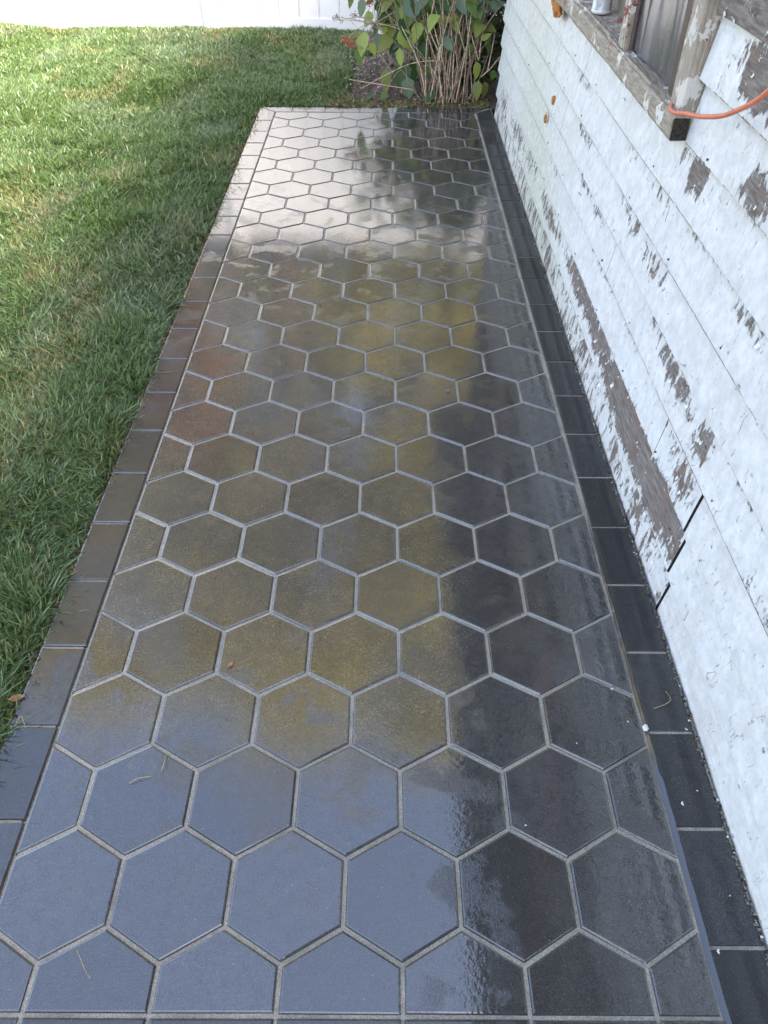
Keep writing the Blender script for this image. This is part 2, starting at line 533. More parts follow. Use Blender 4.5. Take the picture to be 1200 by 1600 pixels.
def paver_mesh(name, poly, gap, mat, ch=.019, dp=.012, depth=.09):
    """bevelled stone with its top at z=0; alike stones share it"""
    key = (name, mat.name) + tuple((round(x, 3), round(y, 3)) for x, y in poly)
    if key in _pm: return _pm[key]
    a = inset(poly, gap)
    b = inset(a, ch)
    b2 = inset(a, ch*.4)
    n = len(a)
    if not (len(b) == n == len(b2)):
        b = b2 = a
    v = [(x, y, -depth) for x, y in a] + [(x, y, -dp*1.3) for x, y in a] + [(x, y, -dp*.35) for x, y in b2] + [(x, y, 0) for x, y in b]
    f = [tuple(range(3*n, 4*n))]
    for k in range(3):
        for i in range(n):
            j = (i+1) % n
            f.append((k*n+i, k*n+j, (k+1)*n+j, (k+1)*n+i))
    me = mesh(name, v, f)
    me.materials.append(mat)
    _pm[key] = me
    return me
def lay(name, poly, gap, mat, tilt=.0022):
    cx = sum(p[0] for p in poly)/len(poly); cy = sum(p[1] for p in poly)/len(poly)
    me = paver_mesh(name, [(x-cx, y-cy) for x, y in poly], gap, mat)
    return link(name, me, None, path_o, (cx+random.gauss(0, .0016), cy+random.gauss(0, .0016), random.uniform(-.005, .002)),
                (random.gauss(0, tilt), random.gauss(0, tilt), random.gauss(0, .0026)))

Rr = 1/math.sqrt(3)
def hexpoly(cx, cy):
    return [(cx+Rr*math.cos(R(a)), cy+Rr*math.sin(R(a))) for a in (30, 90, 150, 210, 270, 330)]
for r in range(28):
    cy = r*math.sqrt(3)/2
    for k in range(7):
        cx = k + (.5 if r % 2 else 0)
        if cx > 6.2: continue
        poly = hexpoly(cx, cy)
        for a, b, c in ((-1, 0, 0.005), (1, 0, X1), (0, -1, -Y0), (0, 1, Y1)):
            poly = clip(poly, a, b, c)
        if len(poly) < 3: continue
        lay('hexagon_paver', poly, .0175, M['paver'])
def rect(x0, x1, y0, y1): return [(x0, y0), (x1, y0), (x1, y1), (x0, y1)]
XR0, XR1 = 6.034, 6.53
ye = [.435+1.016*k for k in range(-1, 23)]
for a, b in zip(ye[:-1], ye[1:]): lay('border_paver', rect(XR0, XR1, a, b), .014, M['border_dry'], .004)
lay('border_paver', [(XR0, ye[-1]), (XR1, ye[-1]), (XR1, 24.09), (XR0, Y1)], .014, M['border_dry'])
ye = [.48+1.013*k for k in range(-1, 23)]
for a, b in zip(ye[:-1], ye[1:]): lay('border_paver', rect(-.52, -.002, a, b), .014, M['border'], .004)
lay('border_paver', [(-.52, ye[-1]), (-.002, ye[-1]), (-.002, Y1), (-.52, 24.09)], .014, M['border'])
xe = [.494, 1.495, 2.526, 3.559, 4.593, 5.608]
for a, b in zip(xe[:-1], xe[1:]): lay('border_paver', rect(a, b, Y1, 24.09), .014, M['border'])
lay('border_paver', [(-.002, Y1), (xe[0], Y1), (xe[0], 24.09), (-.52, 24.09)], .014, M['border'])
lay('border_paver', [(xe[-1], Y1), (XR0, Y1), (XR1, 24.09), (xe[-1], 24.09)], .014, M['border'])
for a, b in zip([-.045, .5, 1.5, 2.5, 3.5, 4.5, 5.5], [.5, 1.5, 2.5, 3.5, 4.5, 5.5, 6.04]):
    lay('border_paver', rect(a, b, -.57, Y0), .014, M['border'])

# added strip along the right border, tilted to mirror sky for the stone chamfer
wv, wf = [], []
n = 90
for i in range(n+1):
    y = -.3 + 6.1*i/n
    w = (.018 + .004*math.sin(i*.9) * math.sin(i*.37))*(1 if y < 4 else max(.15, (5.9-y)/1.9)) + (.012 if y < 2 else 0)
    c = 6.030 + .003*math.sin(i*.5)
    wv += [(c-w, y, -.010-w*.45), (c+w, y, -.010+w*.45)]
    if i: wf.append((2*i-2, 2*i-1, 2*i+1, 2*i))
tag(link('glint_strip', mesh('glint_strip', wv, wf), M['glint_strip']), kind='structure')

# ================================================================== HOUSE
house = tag(empty('clapboard_house', (6.55, 8, 0)), 'old white clapboard house wall with badly peeling paint beside the hexagon path', 'house')
HO = Vector((6.55, 8, 0))
def hpart(name, mb, mat, smooth=False, parent=None):
    v = [Vector(p)-HO for p in mb.v]
    return link(name, mesh(name, v, mb.f, smooth), mat, parent or house)

WEAR = [  # (y, z, half length, half height, strength)
    (6.3, .88, 2.2, .26, .76), (4.9, .98, .8, .24, .70), (8.6, .92, 1.3, .22, .56), (10.3, .95, 1.4, .20, .58),
    (13.4, .90, 1.6, .20, .42), (16.4, .95, 1.2, .22, .40), (18.9, .85, 1.6, .25, .42), (21.8, .8, 1.2, .3, .40),
    (4.6, 1.55, .32, .26, .52), (4.45, 2.2, .22, .22, .55), (5.6, 2.25, .75, .16, .50), (6.7, 2.35, .6, .10, .42),
    (5.1, 1.65, .5, .10, .42), (7.1, 2.85, .55, .16, .46), (8.2, 2.9, .5, .14, .40), (11.2, 2.35, .6, .16, .46),
    (10.1, 2.3, .7, .10, .40), (8.9, 2.95, .4, .12, .40), (11.8, 2.93, .8, .12, .40), (6.5, 4.12, .40, .20, .56), (7.05, 4.15, .25, .15, .45),
    (5.0, 4.48, .34, .22, .62), (4.4, 3.55, .5, .10, .42), (9.0, 3.5, .4, .14, .32), (7.6, 3.55, .6, .07, .38),
    (5.35, 5.25, .85, .22, .85), (3.8, 5.2, 1.0, .3, .7), (2.6, 1.93, .55, .06, .55), (3.6, 2.38, .7, .05, .42),
    (1.62, 1.02, .22, .15, .40), (2.0, .95, .18, .10, .34), (12.6, 3.55, 1.0, .10, .34), (14.0, 1.7, 1.0, .10, .30),
    (4.2, 3.0, .6, .08, .36), (6.0, 3.62, .8, .06, .40), (15.5, 2.3, .9, .12, .30), (9.5, 1.75, 1.2, .06, .36), (7.3, 1.75, .9, .07, .38)]
def fields(y, z, k, new):
    w = np.full(y.shape, .02)
    for (cy, cz, ry, rz, s_) in WEAR:
        d = ((y-cy)/(ry*1.25))**2 + ((z-cz)/(rz*1.3))**2
        w = np.maximum(w, s_*.95*np.exp(-d**1.2)) if not new or cy < 4.15 else w
    zc = (z-ZB[k])/(ZB[k+1]-ZB[k])
    if not new:
        w = np.maximum(w, .12*np.clip((zc-.80)/.2, 0, 1)*(.4+.9*vnoise(y*1.3, z*0+k, 11)))     # under the laps
        w = w + .05*np.clip(1-z/3, 0, 1)
        w = np.maximum(w, .92*np.clip(1.3-zc/.030, 0, 1)*(.50+.6*vnoise(y*1.1+k, z*0+k, 17)))  # bare bottom edge, also drawing the dark shadow line of the lap
        if k == 0: w = np.maximum(w, .31+.22*(vnoise(y*1.6, z*6, 12)-.35))
        if k >= 9: w = np.maximum(w, (.62 if k < 11 else .44)+.3*(vnoise(y*.8, z*1.5, 13)-.4))
    else:
        w = w - .10
        w = np.maximum(w, -.05+.10*np.clip((zc-.86)/.14, 0, 1))
    al = np.exp(-((y-16.3-.8*(z-1.5))/3.2)**2)*np.clip(1.25-z/5.5, 0, 1) * .95
    al = np.maximum(al, .35*np.clip((y-17)/4, 0, 1))
    di = np.clip(.75-z*.9, 0, 1)*.8
    di = np.maximum(di, .95*np.clip((zc-.85)/.08, 0, 1))  # grime under each lap, with the lap's shade painted in
    if new: di = np.maximum(di, np.where(k == 2, .42, np.where(k == 0, .55, .22))*(.5+.5*vnoise(y*.9, z*2, 15)))
    return w, al, di

ZB = [-.10, .55, 1.20, 1.85, 2.45, 3.06, 3.69, 4.30, 4.90, 5.50, 6.11, 6.72, 7.33, 7.94, 8.55, 9.16, 9.77, 10.4, 11.0, 11.6, 12.2]
WY0, WY1, WZ0, WZ1 = 7.02, 15.2, 4.30, 9.16     # window opening
YN, YF = -24.0, 23.35  # near end is unseen, run out far enough to shade the near path
def clapboard(k, y0, y1, new=False, dx=0.0):
    z0, z1 = ZB[k], ZB[k+1] + .05
    ny = max(2, int((y1-y0)/.16)); nz = 9
    yy = np.linspace(y0+.006, y1-.006, ny+1); zt = np.array([0, .014, .040, .2, .35, .5, .68, .79, .87, 1.0])
    Yg, Tg = np.meshgrid(yy, zt, indexing='ij')
    Zg = z0 + (z1-z0)*Tg
    bow = (vnoise(Yg*.33+k*7, Tg*0+k, 21)-.5)*.020 + (vnoise(Yg*1.4+k*3, Tg*2+k*5, 22)-.5)*.006
    Xg = 6.55 + dx + .092*Tg + bow
    Zg = Zg + (vnoise(Yg*.8+k*5, Tg*0+.5, 23)-.5)*.018
    # bottom edge softly rounded
    Xg[:, 0] += .022; Xg[:, 1] += .004
    nf = (ny+1)*(nz+1)
    V = np.stack([Xg, Yg, Zg], -1).reshape(-1, 3)
    base = np.arange(nf).reshape(ny+1, nz+1)
    F = [(int(base[i, j]), int(base[i, j+1]), int(base[i+1, j+1]), int(base[i+1, j])) for i in range(ny) for j in range(nz)]
    # back and edges
    Bk = np.stack([np.full_like(Yg[:, [0, -1]], 6.66), Yg[:, [0, -1]], Zg[:, [0, -1]]], -1).reshape(-1, 3)
    bi = nf + np.arange(2*(ny+1)).reshape(ny+1, 2)
    for i in range(ny):
        F.append((int(bi[i, 0]), int(base[i, 0]), int(base[i+1, 0]), int(bi[i+1, 0])))
        F.append((int(base[i, nz]), int(bi[i, 1]), int(bi[i+1, 1]), int(base[i+1, nz])))
    F.append(tuple(int(base[0, j]) for j in range(nz, -1, -1)) + (int(bi[0, 0]), int(bi[0, 1])))
    F.append(tuple(int(base[ny, j]) for j in range(nz+1)) + (int(bi[ny, 1]), int(bi[ny, 0])))
    V = np.concatenate([V, Bk])
    me = mesh('clapboard', V - np.array(HO), F, True)
    w, a, d = fields(V[:, 1], V[:, 2], k, new)
    for nm, arr in (('wear', w), ('algae', a), ('dirt', d)):  # wear and dirt include the painted lap shade
        at = me.attributes.new(nm, 'FLOAT', 'POINT')
        at.data.foreach_set('value', np.asarray(arr, dtype=np.float32))
    me.set_sharp_from_angle(angle=R(40))
    me.materials.append(M['boards']); me.materials.append(M['endwood'])
    for f_ in (-1, -2): me.polygons[len(me.polygons)+f_].material_index = 1
    return link('clapboard', me, None, house)
JN = 4.15
splits = {3: [8.9], 4: [13.5], 5: [15.0], 6: [12.3], 7: [], 8: [3.4], 9: [], 10: [2.0]}
for k in range(len(ZB)-1):
    cuts = [YN]
    if k < 3: cuts += [-2.6, JN]
    else: cuts += [-3.0-.6*(k % 3)]
    cuts += splits.get(k, [[11.0], [17.0], [5.5]][k % 3] if k > 10 or k < 3 else [])
    blocked = ZB[k] >= WZ0-.01 and ZB[k+1] <= WZ1+.01
    if blocked: cuts = [c for c in cuts if c < WY0-.3 or c > WY1+.3] + [WY0+.02, WY1]
    cuts = sorted(cuts + [YF])
    for a, b in zip(cuts[:-1], cuts[1:]):
        if blocked and a >= WY0-.01 and b <= WY1+.01: continue
        new = k < 3 and b <= JN+.01
        g0 = .030 if (k < 3 and abs(b-JN) < .01) else 0
        g1 = .030 if (k < 3 and abs(a-JN) < .01) else 0
        clapboard(k, a+g1, b-g0, new, -.012 if new else 0)

# curled flakes of paint standing off the boards
mb = MB()
nfl = 0
fr = random.Random(5)
while nfl < 420:
    y = fr.uniform(1.0, 23.0) if fr.random() < .6 else fr.uniform(3, 12); z = fr.uniform(.05, 5.9)
    if WY0-.1 < y < WY1+.1 and z > 4.2: continue
    k = max(i for i in range(len(ZB)) if ZB[i] <= z)
    if k < 3 and y < 4.2 and fr.random() < .8: continue
    w_ = float(fields(np.array([y]), np.array([z]), k, False)[0][0])
    if fr.random() > min(1, max(0, (w_-.12)*2.6) + .06): continue
    tz = (z-ZB[k])/(ZB[k+1]-ZB[k]); x = 6.548 + .085*tz
    l = fr.uniform(.018, .055); w2 = l*fr.uniform(.3, .8); a = fr.uniform(-.6, .6)+(math.pi if fr.random() < .3 else 0); lift = fr.uniform(.12, .7)
    ca, sa = math.cos(a), math.sin(a); rows = []
    for q in range(3):
        t_ = q/2
        for e in (-1, 1):
            ly = e*w2*(1-.45*t_*fr.uniform(.5, 1.4)); lz = -l*t_; lx = -lift*l*t_*t_-.002
            rows.append((x+lx, y+ly*ca-lz*sa, z+ly*sa+lz*ca))
    mb.add(rows, [(0, 1, 3, 2), (2, 3, 5, 4)])
    nfl += 1
nl = MB()
for k in range(11):
    y = -2 + fr.uniform(0, 1.8)
    while y < 23.2:
        z = ZB[k] + .085 + fr.uniform(-.015, .02)
        if not (WY0-.1 < y < WY1+.1 and z > 4.2) and fr.random() < .8:
            nl.tube([(6.60, y, z), (6.553+fr.uniform(-.004, .006), y, z)], .012, 6)
        y += 1.82 + fr.uniform(-.12, .12)
nl_o = hpart('nail_heads', nl, M['rust_dark']); nl_o['kind'] = 'stuff'
fl_o = hpart('paint_flakes', mb, M['flake']); fl_o['kind'] = 'stuff'
mb = MB(); mb.box(6.66, 6.70, YN, WY0+.03, -.3, 12.2); mb.box(6.66, 6.70, WY1-.02, YF-.03, -.3, 12.2)
mb.box(6.66, 6.70, WY0+.03, WY1-.02, -.3, 4.55); mb.box(6.66, 6.70, WY0+.03, WY1-.02, 9.1, 12.2)
hpart('sheathing', mb, M['dark'])
mb = MB(); mb.box(6.72, 31, YN+.02, YN+.1, -.3, 12.2); mb.box(6.70, 31, YF-.09, YF-.02, -.3, 12.2); mb.box(30.9, 31, YN+.1, YF-.09, -.3, 12.2)
xm = 18.8; RZ = 20.0
for yy in (YN+.03, YF-.08):
    mb.add([(6.6, yy, 12.2), (31, yy, 12.2), (xm, yy, RZ-.3), (6.6, yy+.05, 12.2), (31, yy+.05, 12.2), (xm, yy+.05, RZ-.3)], [(0, 1, 2), (3, 5, 4), (0, 3, 4, 1), (1, 4, 5, 2), (2, 5, 3, 0)])
hpart('wall', mb, M['sidewall'])
mb = MB()
sl = (RZ-12.2)/(xm-6.6)
ex0 = 5.3; ez0 = 12.2-(6.6-ex0)*sl
ex1 = 2*xm-ex0
for xa, za, xb, zb in ((ex0, ez0, xm, RZ), (ex1, ez0, xm, RZ)):
    mb.add([(xa, YN-1.2, za), (xa, YF+1.2, za), (xb, YF+1.2, zb), (xb, YN-1.2, zb), (xa, YN-1.2, za+.25), (xa, YF+1.2, za+.25), (xb, YF+1.2, zb+.25), (xb, YN-1.2, zb+.25)],
           [(0, 1, 2, 3), (7, 6, 5, 4), (0, 4, 5, 1), (1, 5, 6, 2), (3, 2, 6, 7), (0, 3, 7, 4)])
hpart('roof', mb, M['roof'])
mb = MB(); mb.box(ex0+.16, 6.62, YN-1.1, YF+1.1, ez0-.35, ez0-.25); hpart('soffit', mb, M['soffit'])
mb = MB(); mb.box(ex0-.02, ex0+.15, YN-1.2, YF+1.2, ez0-.45, ez0+.3); hpart('fascia', mb, M['soffit'])

# small orange drill plugs on the wall, and a crust under the far end of the sill
for (py, pz) in ((14.6, 2.72), (15.15, 2.235)):
    mb = MB()
    n = 12
    ring = lambda x, ry, rz: [(x, py+ry*math.cos(2*math.pi*i/n), pz+rz*math.sin(2*math.pi*i/n)) for i in range(n)]
    vs_ = ring(6.575, .055, .085) + ring(6.535, .050, .078) + ring(6.527, .030, .045) + ring(6.548, .018, .026)
    fs_ = [(k*n+i, k*n+(i+1) % n, (k+1)*n+(i+1) % n, (k+1)*n+i) for k in range(3) for i in range(n)] + [tuple(range(3*n, 4*n))]
    mb.add(vs_, fs_)
    hpart('plug', mb, M['rust'], True)
def lump(c, rx, ry, rz, seed, n=10):
    v, f = [], []
    for i in range(n+1):
        th = math.pi*i/n
        for j in range(n*2):
            ph = math.pi*j/n
            d = Vector((math.sin(th)*math.cos(ph), math.sin(th)*math.sin(ph), math.cos(th)))
            s_ = 1 + .45*(mnoise.noise(d*1.7+Vector((seed, 0, 0)))) + .18*mnoise.noise(d*5+Vector((0, seed, 0)))
            v.append((c[0]+d.x*rx*s_, c[1]+d.y*ry*s_, c[2]+d.z*rz*s_))
    for i in range(n):
        for j in range(n*2):
            j2 = (j+1) % (2*n)
            f.append((i*2*n+j, (i+1)*2*n+j, (i+1)*2*n+j2, i*2*n+j2))
    return MB().add(v, f)
hpart('crust', lump((6.45, 14.9, 4.2), .08, .36, .13, 3.0, 16), M['rust'], True)

# window: sill, casings, plastic covered sash, boarded far bay
win = link('window', None, None, house)
def wpart(name, mb, mat, smooth=False): return hpart(name, mb, mat, smooth, win)
def warped_bar(prof, y0, y1, ny, seed, amp=.012):
    """a bar of given x/z outline run along the wall, worn uneven"""
    n = len(prof)
    v, f = [], []
    for i in range(ny+1):
        y = y0 + (y1-y0)*i/ny
        for j, (x, z) in enumerate(prof):
            q = Vector((y*1.3, j*1.7, seed))
            v.append((x+amp*mnoise.noise(q)+amp*.6*mnoise.noise(q*4), y, z+amp*mnoise.noise(q+Vector((9, 9, 9)))))
    for i in range(ny):
        for j in range(n):
            j2 = (j+1) % n
            f.append((i*n+j, (i+1)*n+j, (i+1)*n+j2, i*n+j2))
    f.append(tuple(range(n))); f.append(tuple(ny*n+j for j in range(n-1, -1, -1)))
    return MB().add(v, f)
wpart('sill', warped_bar([(6.70, 4.33), (6.40, 4.31), (6.375, 4.36), (6.375, 4.52), (6.40, 4.56), (6.55, 4.585), (6.90, 4.62), (6.90, 4.33)], WY0, WY1, 90, 1.0), M['sill'])
mb = MB(); mb.box(6.385, 6.56, WY0-.010, WY0-.003, 4.325, 4.545); wpart('end_grain', mb, M['endgrain'])
# cracks along the top of the sill are ridges of split wood
for (a, b, x) in ((8.6, 14.2, 6.47), (9.2, 12.6, 6.55), (8.2, 10.6, 6.43), (11.2, 15.0, 6.51)):
    wpart('split_ridge', warped_bar([(x-.018, 4.555), (x-.008, 4.60), (x+.012, 4.595), (x+.02, 4.56)], a, b, 30, x*9, .014), M['sill'])
def upright(x0, x1, y0, y1, z0, z1, seed, amp=.008):
    v, f = [], []
    nz = 30
    pr = [(x0, y0+.012), (x0+.012, y0), (x1, y0), (x1, y1), (x0+.012, y1), (x0, y1-.012)]
    n = len(pr)
    for i in range(nz+1):
        z = z0+(z1-z0)*i/nz
        for j, (x, y) in enumerate(pr):
            q = Vector((z*1.5, j*2.3, seed))
            v.append((x+amp*mnoise.noise(q), y+amp*mnoise.noise(q+Vector((5, 5, 5))), z))
    for i in range(nz):
        for j in range(n):
            j2 = (j+1) % n
            f.append((i*n+j, i*n+j2, (i+1)*n+j2, (i+1)*n+j))
    f.append(tuple(range(n-1, -1, -1))); f.append(tuple(nz*n+j for j in range(n)))
    return MB().add(v, f)
wpart('casing', upright(6.44, 6.64, 7.06, 7.44, 4.57, 9.0, 2.0), M['casing'])
wpart('stile', upright(6.50, 6.60, 7.445, 7.80, 4.60, 8.9, 3.0, .004), M['stile'])
wpart('mullion', upright(6.45, 6.80, 9.83, 10.12, 4.585, 8.95, 4.0), M['casing'])
wpart('stile', upright(6.52, 6.60, 9.70, 9.826, 4.605, 8.9, 3.0, .004), M['stile'])
wpart('casing', upright(6.44, 6.64, 14.75, 15.14, 4.57, 9.0, 5.0), M['casing'])
wpart('head', warped_bar([(6.66, 8.96), (6.42, 8.96), (6.40, 9.0), (6.40, 9.2), (6.66, 9.24)], WY0, WY1, 40, 7.0), M['casing'])
# plastic sheet, gently rippled
v, f = [], []
for i in range(41):
    for j in range(41):
        y = 7.80 + 1.91*i/40; z = 4.61 + 4.3*j/40
        v.append((6.565 + .018*mnoise.noise(Vector((y*4, z*.5, 0))) + .010*mnoise.noise(Vector((y*9, z*1.5, 3))), y, z))
for i in range(40):
    for j in range(40):
        a = i*41+j; f.append((a, a+1, a+42, a+41))
wpart('pane', MB().add(v, f), M['pane'], True)
mb = MB(); mb.box(6.86, 6.92, 10.13, 14.74, 4.625, 8.95); wpart('boarding', mb, M['panel'])
mb = MB(); mb.box(6.70, 6.74, 7.45, 9.82, 4.6, 8.95); wpart('backing', mb, M['dark'])

# ------------------------------------------------------------------ can on the sill
can = tag(empty('can', (6.60, 12.05, 4.612)), 'silver and white metal can standing on the weathered window sill', 'can')
mb = MB(); n = 28
prof = [(.0, .004), (.125, .0), (.145, .012), (.148, .05), (.142, .062), (.142, .60), (.150, .615), (.146, .64), (.10, .66), (.0, .66)]
vs_ = [(r_*math.cos(2*math.pi*i/n), r_*math.sin(2*math.pi*i/n), z) for r_, z in prof for i in range(n)]
fs_ = [(k*n+i, k*n+(i+1) % n, (k+1)*n+(i+1) % n, (k+1)*n+i) for k in range(len(prof)-1) for i in range(n)]
mb.add(vs_, fs_); mb.build('body', M['can'], can, smooth=True)
mb = MB(); mb.tube([(0, 0, .655), (0, 0, .72)], [.07, .06], 16); mb.build('cap', M['chip'], can, smooth=True)

# ------------------------------------------------------------------ orange cord
cord_pts = [(6.62, 7.75, 4.60), (6.50, 7.50, 4.585), (6.38, 7.20, 4.60), (6.30, 6.80, 4.66), (6.24, 6.30, 4.79), (6.20, 5.70, 4.93), (6.16, 5.0, 5.16), (6.10, 4.2, 5.60), (6.0, 3.3, 6.6), (5.85, 2.4, 7.7), (5.7, 1.6, 9.2), (5.6, 1.2, 11.0)]
def smooth_pts(pts, k=6):
    P_ = [Vector(p) for p in pts]; out = []
    for i in range(len(P_)-1):
        p0, p1, p2, p3 = P_[max(i-1, 0)], P_[i], P_[i+1], P_[min(i+2, len(P_)-1)]
        for s_ in range(k):
            t_ = s_/k
            out.append(.5*((2*p1)+(p2-p0)*t_+(2*p0-5*p1+4*p2-p3)*t_*t_+(3*p1-p0-3*p2+p3)*t_**3))
    return out + [P_[-1]]
mb = MB(); mb.tube(smooth_pts(cord_pts), .021, 12)
tag(mb.build('cord', M['cable'], smooth=True), 'salmon orange cord coming out of the window corner over the peeling wall', 'cord')

# ================================================================== FENCE
fence = tag(empty('vinyl_fence', (0, 0, 0)), 'white vinyl privacy fence of upright boards behind the lawn', 'fence')
fang = math.atan2(fdir.y, fdir.x)
fbase = F0
fmat = Matrix.Translation(Vector(fbase)*S) @ Matrix.Rotation(fang, 4, 'Z')
fence.matrix_world = fmat
post_s = (px_at_z(341, 38).x - F0.x)/fdir.x
PL = 11.1
_plank = None
rails = {}
for k in range(-2, 3):
    s0 = post_s + k*PL
    mb = MB(); mb.box(-.29, .29, -.29, .29, -.4, 8.75)
    mb.add([(-.34, -.34, 8.75), (.34, -.34, 8.75), (.34, .34, 8.75), (-.34, .34, 8.75), (-.34, -.34, 8.85), (.34, -.34, 8.85), (.34, .34, 8.85), (-.34, .34, 8.85), (0, 0, 9.1)],
           [(3, 2, 1, 0), (0, 1, 5, 4), (1, 2, 6, 5), (2, 3, 7, 6), (3, 0, 4, 7), (4, 5, 8), (5, 6, 8), (6, 7, 8), (7, 4, 8)])
    mb.build('post', M['vinyl'], fence, (s0, 0, 0))
    if k == 2: break
    for z0, z1 in ((-.22, .50), (8.05, 8.5)):
        mb = MB(); mb.box(.292, PL-.292, -.13, .13, z0, z1); mb.build('rail', M['vinyl'], fence, (s0, 0, 0))
    npk = 13; pw = (PL-.6)/npk
    if _plank is None:
        b_ = .045
        pv = [(0, -.025), (b_, -.085), (pw-b_, -.085), (pw, -.025), (pw, .05), (pw-b_, .085), (b_, .085), (0, .05)]
        vs_ = [(x, y, z) for z in (.5, 8.07) for x, y in pv]
        _plank = mesh('plank', vs_, [tuple(range(7, -1, -1)), tuple(range(8, 16))] + [(i, (i+1) % 8, 8+(i+1) % 8, 8+i) for i in range(8)])
        _plank.materials.append(M['vinyl'])
    for i in range(npk):
        link('plank', _plank, None, fence, (s0+.3+i*pw, random.uniform(-.004, .004), 0))

# ================================================================== GRASS
def sm(a, b, x):
    t_ = np.clip((x-a)/(b-a), 0, 1); return t_*t_*(3-2*t_)
def make_grass(NB=430000):
    ncl = 62000
    # clump positions over the part of the lawn the picture can see, denser towards the camera
    pts = []
    while sum(len(p) for p in pts) < ncl:
        y = rng.uniform(.0, 36, 200000)
        x = rng.uniform(-16.5, 3.0, 200000)
        keep = in_lawn(x, y) & (x > -.9-.40*np.maximum(y-1.2, 0)-1.3)
        keep &= rng.random(200000) < 7.0/(y+7.0)
        pts.append(np.stack([x[keep], y[keep]], 1))
    pts = np.concatenate(pts)[:ncl]
    per = NB//ncl
    cx = np.repeat(pts[:, 0], per); cy = np.repeat(pts[:, 1], per)
    N = len(cx)
    a = rng.uniform(0, 2*np.pi, N); rad = np.abs(rng.normal(0, .05, N))
    x = cx + np.cos(a)*rad; y = cy + np.sin(a)*rad
    over = (x > -.47) & (y < 24.15)
    x = np.where(over, -.47-rng.random(N)*.05, x)
    # lie of the turf
    fl = vnoise(x*.55+20, y*.55+20, 31)*2*np.pi*2.2 + vnoise(x*1.9+20, y*1.9+20, 32)*2.5
    flat = np.clip(.25+.9*vnoise(x*.8+11, y*.8+5, 33) + .35*(vnoise(x*3+11, y*3+5, 34)-.5), .1, 1.15)
    ca = np.repeat(rng.uniform(0, 2*np.pi, ncl), per)
    cl = np.repeat(np.abs(rng.normal(0, .45, ncl)), per)
    dx = np.cos(fl)*flat*.42 + np.cos(ca)*cl*1.2 + np.cos(a)*.35 + rng.normal(0, .42, N)
    dy = np.sin(fl)*flat*.42 + np.sin(ca)*cl*1.2 + np.sin(a)*.35 + rng.normal(0, .42, N)
    near_edge = np.exp(-np.maximum(-x-.5, 0)/.25)*(y < 24.2)
    dx = dx + near_edge*.16
    L = (.13+.13*rng.random(N))*(.75+.5*vnoise(x*1.2+3, y*1.2+8, 35)) * np.repeat(.8+.45*rng.random(ncl), per)
    L = np.where(near_edge > .5, L*.8, L)
    tilt = np.hypot(dx, dy); tl = np.minimum(tilt, 1.7)/np.maximum(tilt, 1e-6)
    dx, dy = dx*tl, dy*tl
    bend = rng.uniform(.2, 1.1, N)
    W = (.0075+.0065*rng.random(N))*(1+y/45.0)
    wa = rng.uniform(0, 2*np.pi, N)
    wx, wy = np.cos(wa)*W, np.sin(wa)*W
    z0 = lawn_z(x, y)-.01
    def at(t_):
        ox = dx*L*(t_*(1-bend*.35)+bend*.6*t_*t_); oy = dy*L*(t_*(1-bend*.35)+bend*.6*t_*t_)
        oz = L*np.maximum(t_*(1.0) - bend*.42*t_*t_*np.hypot(dx, dy), .12*t_)
        return x+ox, y+oy, z0+oz
    V = np.zeros((N, 5, 3))
    X, Yv, Z = at(0.0); V[:, 0] = np.stack([X-wx, Yv-wy, Z], 1); V[:, 1] = np.stack([X+wx, Yv+wy, Z], 1)
    X, Yv, Z = at(.55); V[:, 2] = np.stack([X+wx*.85, Yv+wy*.85, Z], 1); V[:, 3] = np.stack([X-wx*.85, Yv-wy*.85, Z], 1)
    X, Yv, Z = at(1.0); V[:, 4] = np.stack([X, Yv, Z], 1)
    V = V.reshape(-1, 3)*S
    # colour of each blade
    g0 = np.array([.085, .160, .035]); g1 = np.array([.135, .225, .085]); g2 = np.array([.20, .265, .165]); tan = np.array([.34, .28, .13]); brown = np.array([.12, .075, .03])
    u1 = np.clip(vnoise(x*.45+2, y*.45+4, 41)*1.0 + rng.normal(0, .22, N), 0, 1)[:, None]
    c = g0*(1-u1)+g1*u1
    gm = (sm(.50, .80, vnoise(x*.7+40, y*.5+31, 42))*.75*rng.random(N))[:, None]
    c = c*(1-gm)+g2*gm
    dry = sm(.66, .86, vnoise(x*.9+14, y*.55+77, 43))*.38 + .03 + .22*sm(31, 36, y)*sm(.3, .7, vnoise(x*.5, y*.5, 44))
    isdry = rng.random(N) < dry
    k_ = (.35+.65*rng.random(N))[:, None]
    c = np.where(isdry[:, None], c*(1-k_)+tan*k_, c)
    isbr = rng.random(N) < (.02+.25*near_edge)
    c = np.where(isbr[:, None], brown*.6+c*.4, c)
    c = c*(.45+1.05*rng.random(N)**1.3)[:, None]
    me = bpy.data.meshes.new('grass')
    me.vertices.add(N*5); me.vertices.foreach_set('co', V.astype(np.float32).ravel())
    b0 = (np.arange(N)*5)[:, None]
    li = np.concatenate([b0+np.array([[0, 1, 2, 3]]), b0+np.array([[3, 2, 4]])], 1).ravel()
    me.loops.add(len(li)); me.loops.foreach_set('vertex_index', li.astype(np.int32))
    me.polygons.add(N*2)
    ls = (np.arange(N)*7)[:, None]+np.array([[0, 4]])
    me.polygons.foreach_set('loop_start', ls.ravel().astype(np.int32))
    at_ = me.color_attributes.new('tint', 'FLOAT_COLOR', 'POINT')
    cc = np.concatenate([np.repeat(c, 5, 0), np.ones((N*5, 1))], 1)
    at_.data.foreach_set('color', cc.astype(np.float32).ravel())
    me.update(calc_edges=True)
    me.validate()
    return tag(link('grass', me, M['blade']), kind='stuff')
make_grass()

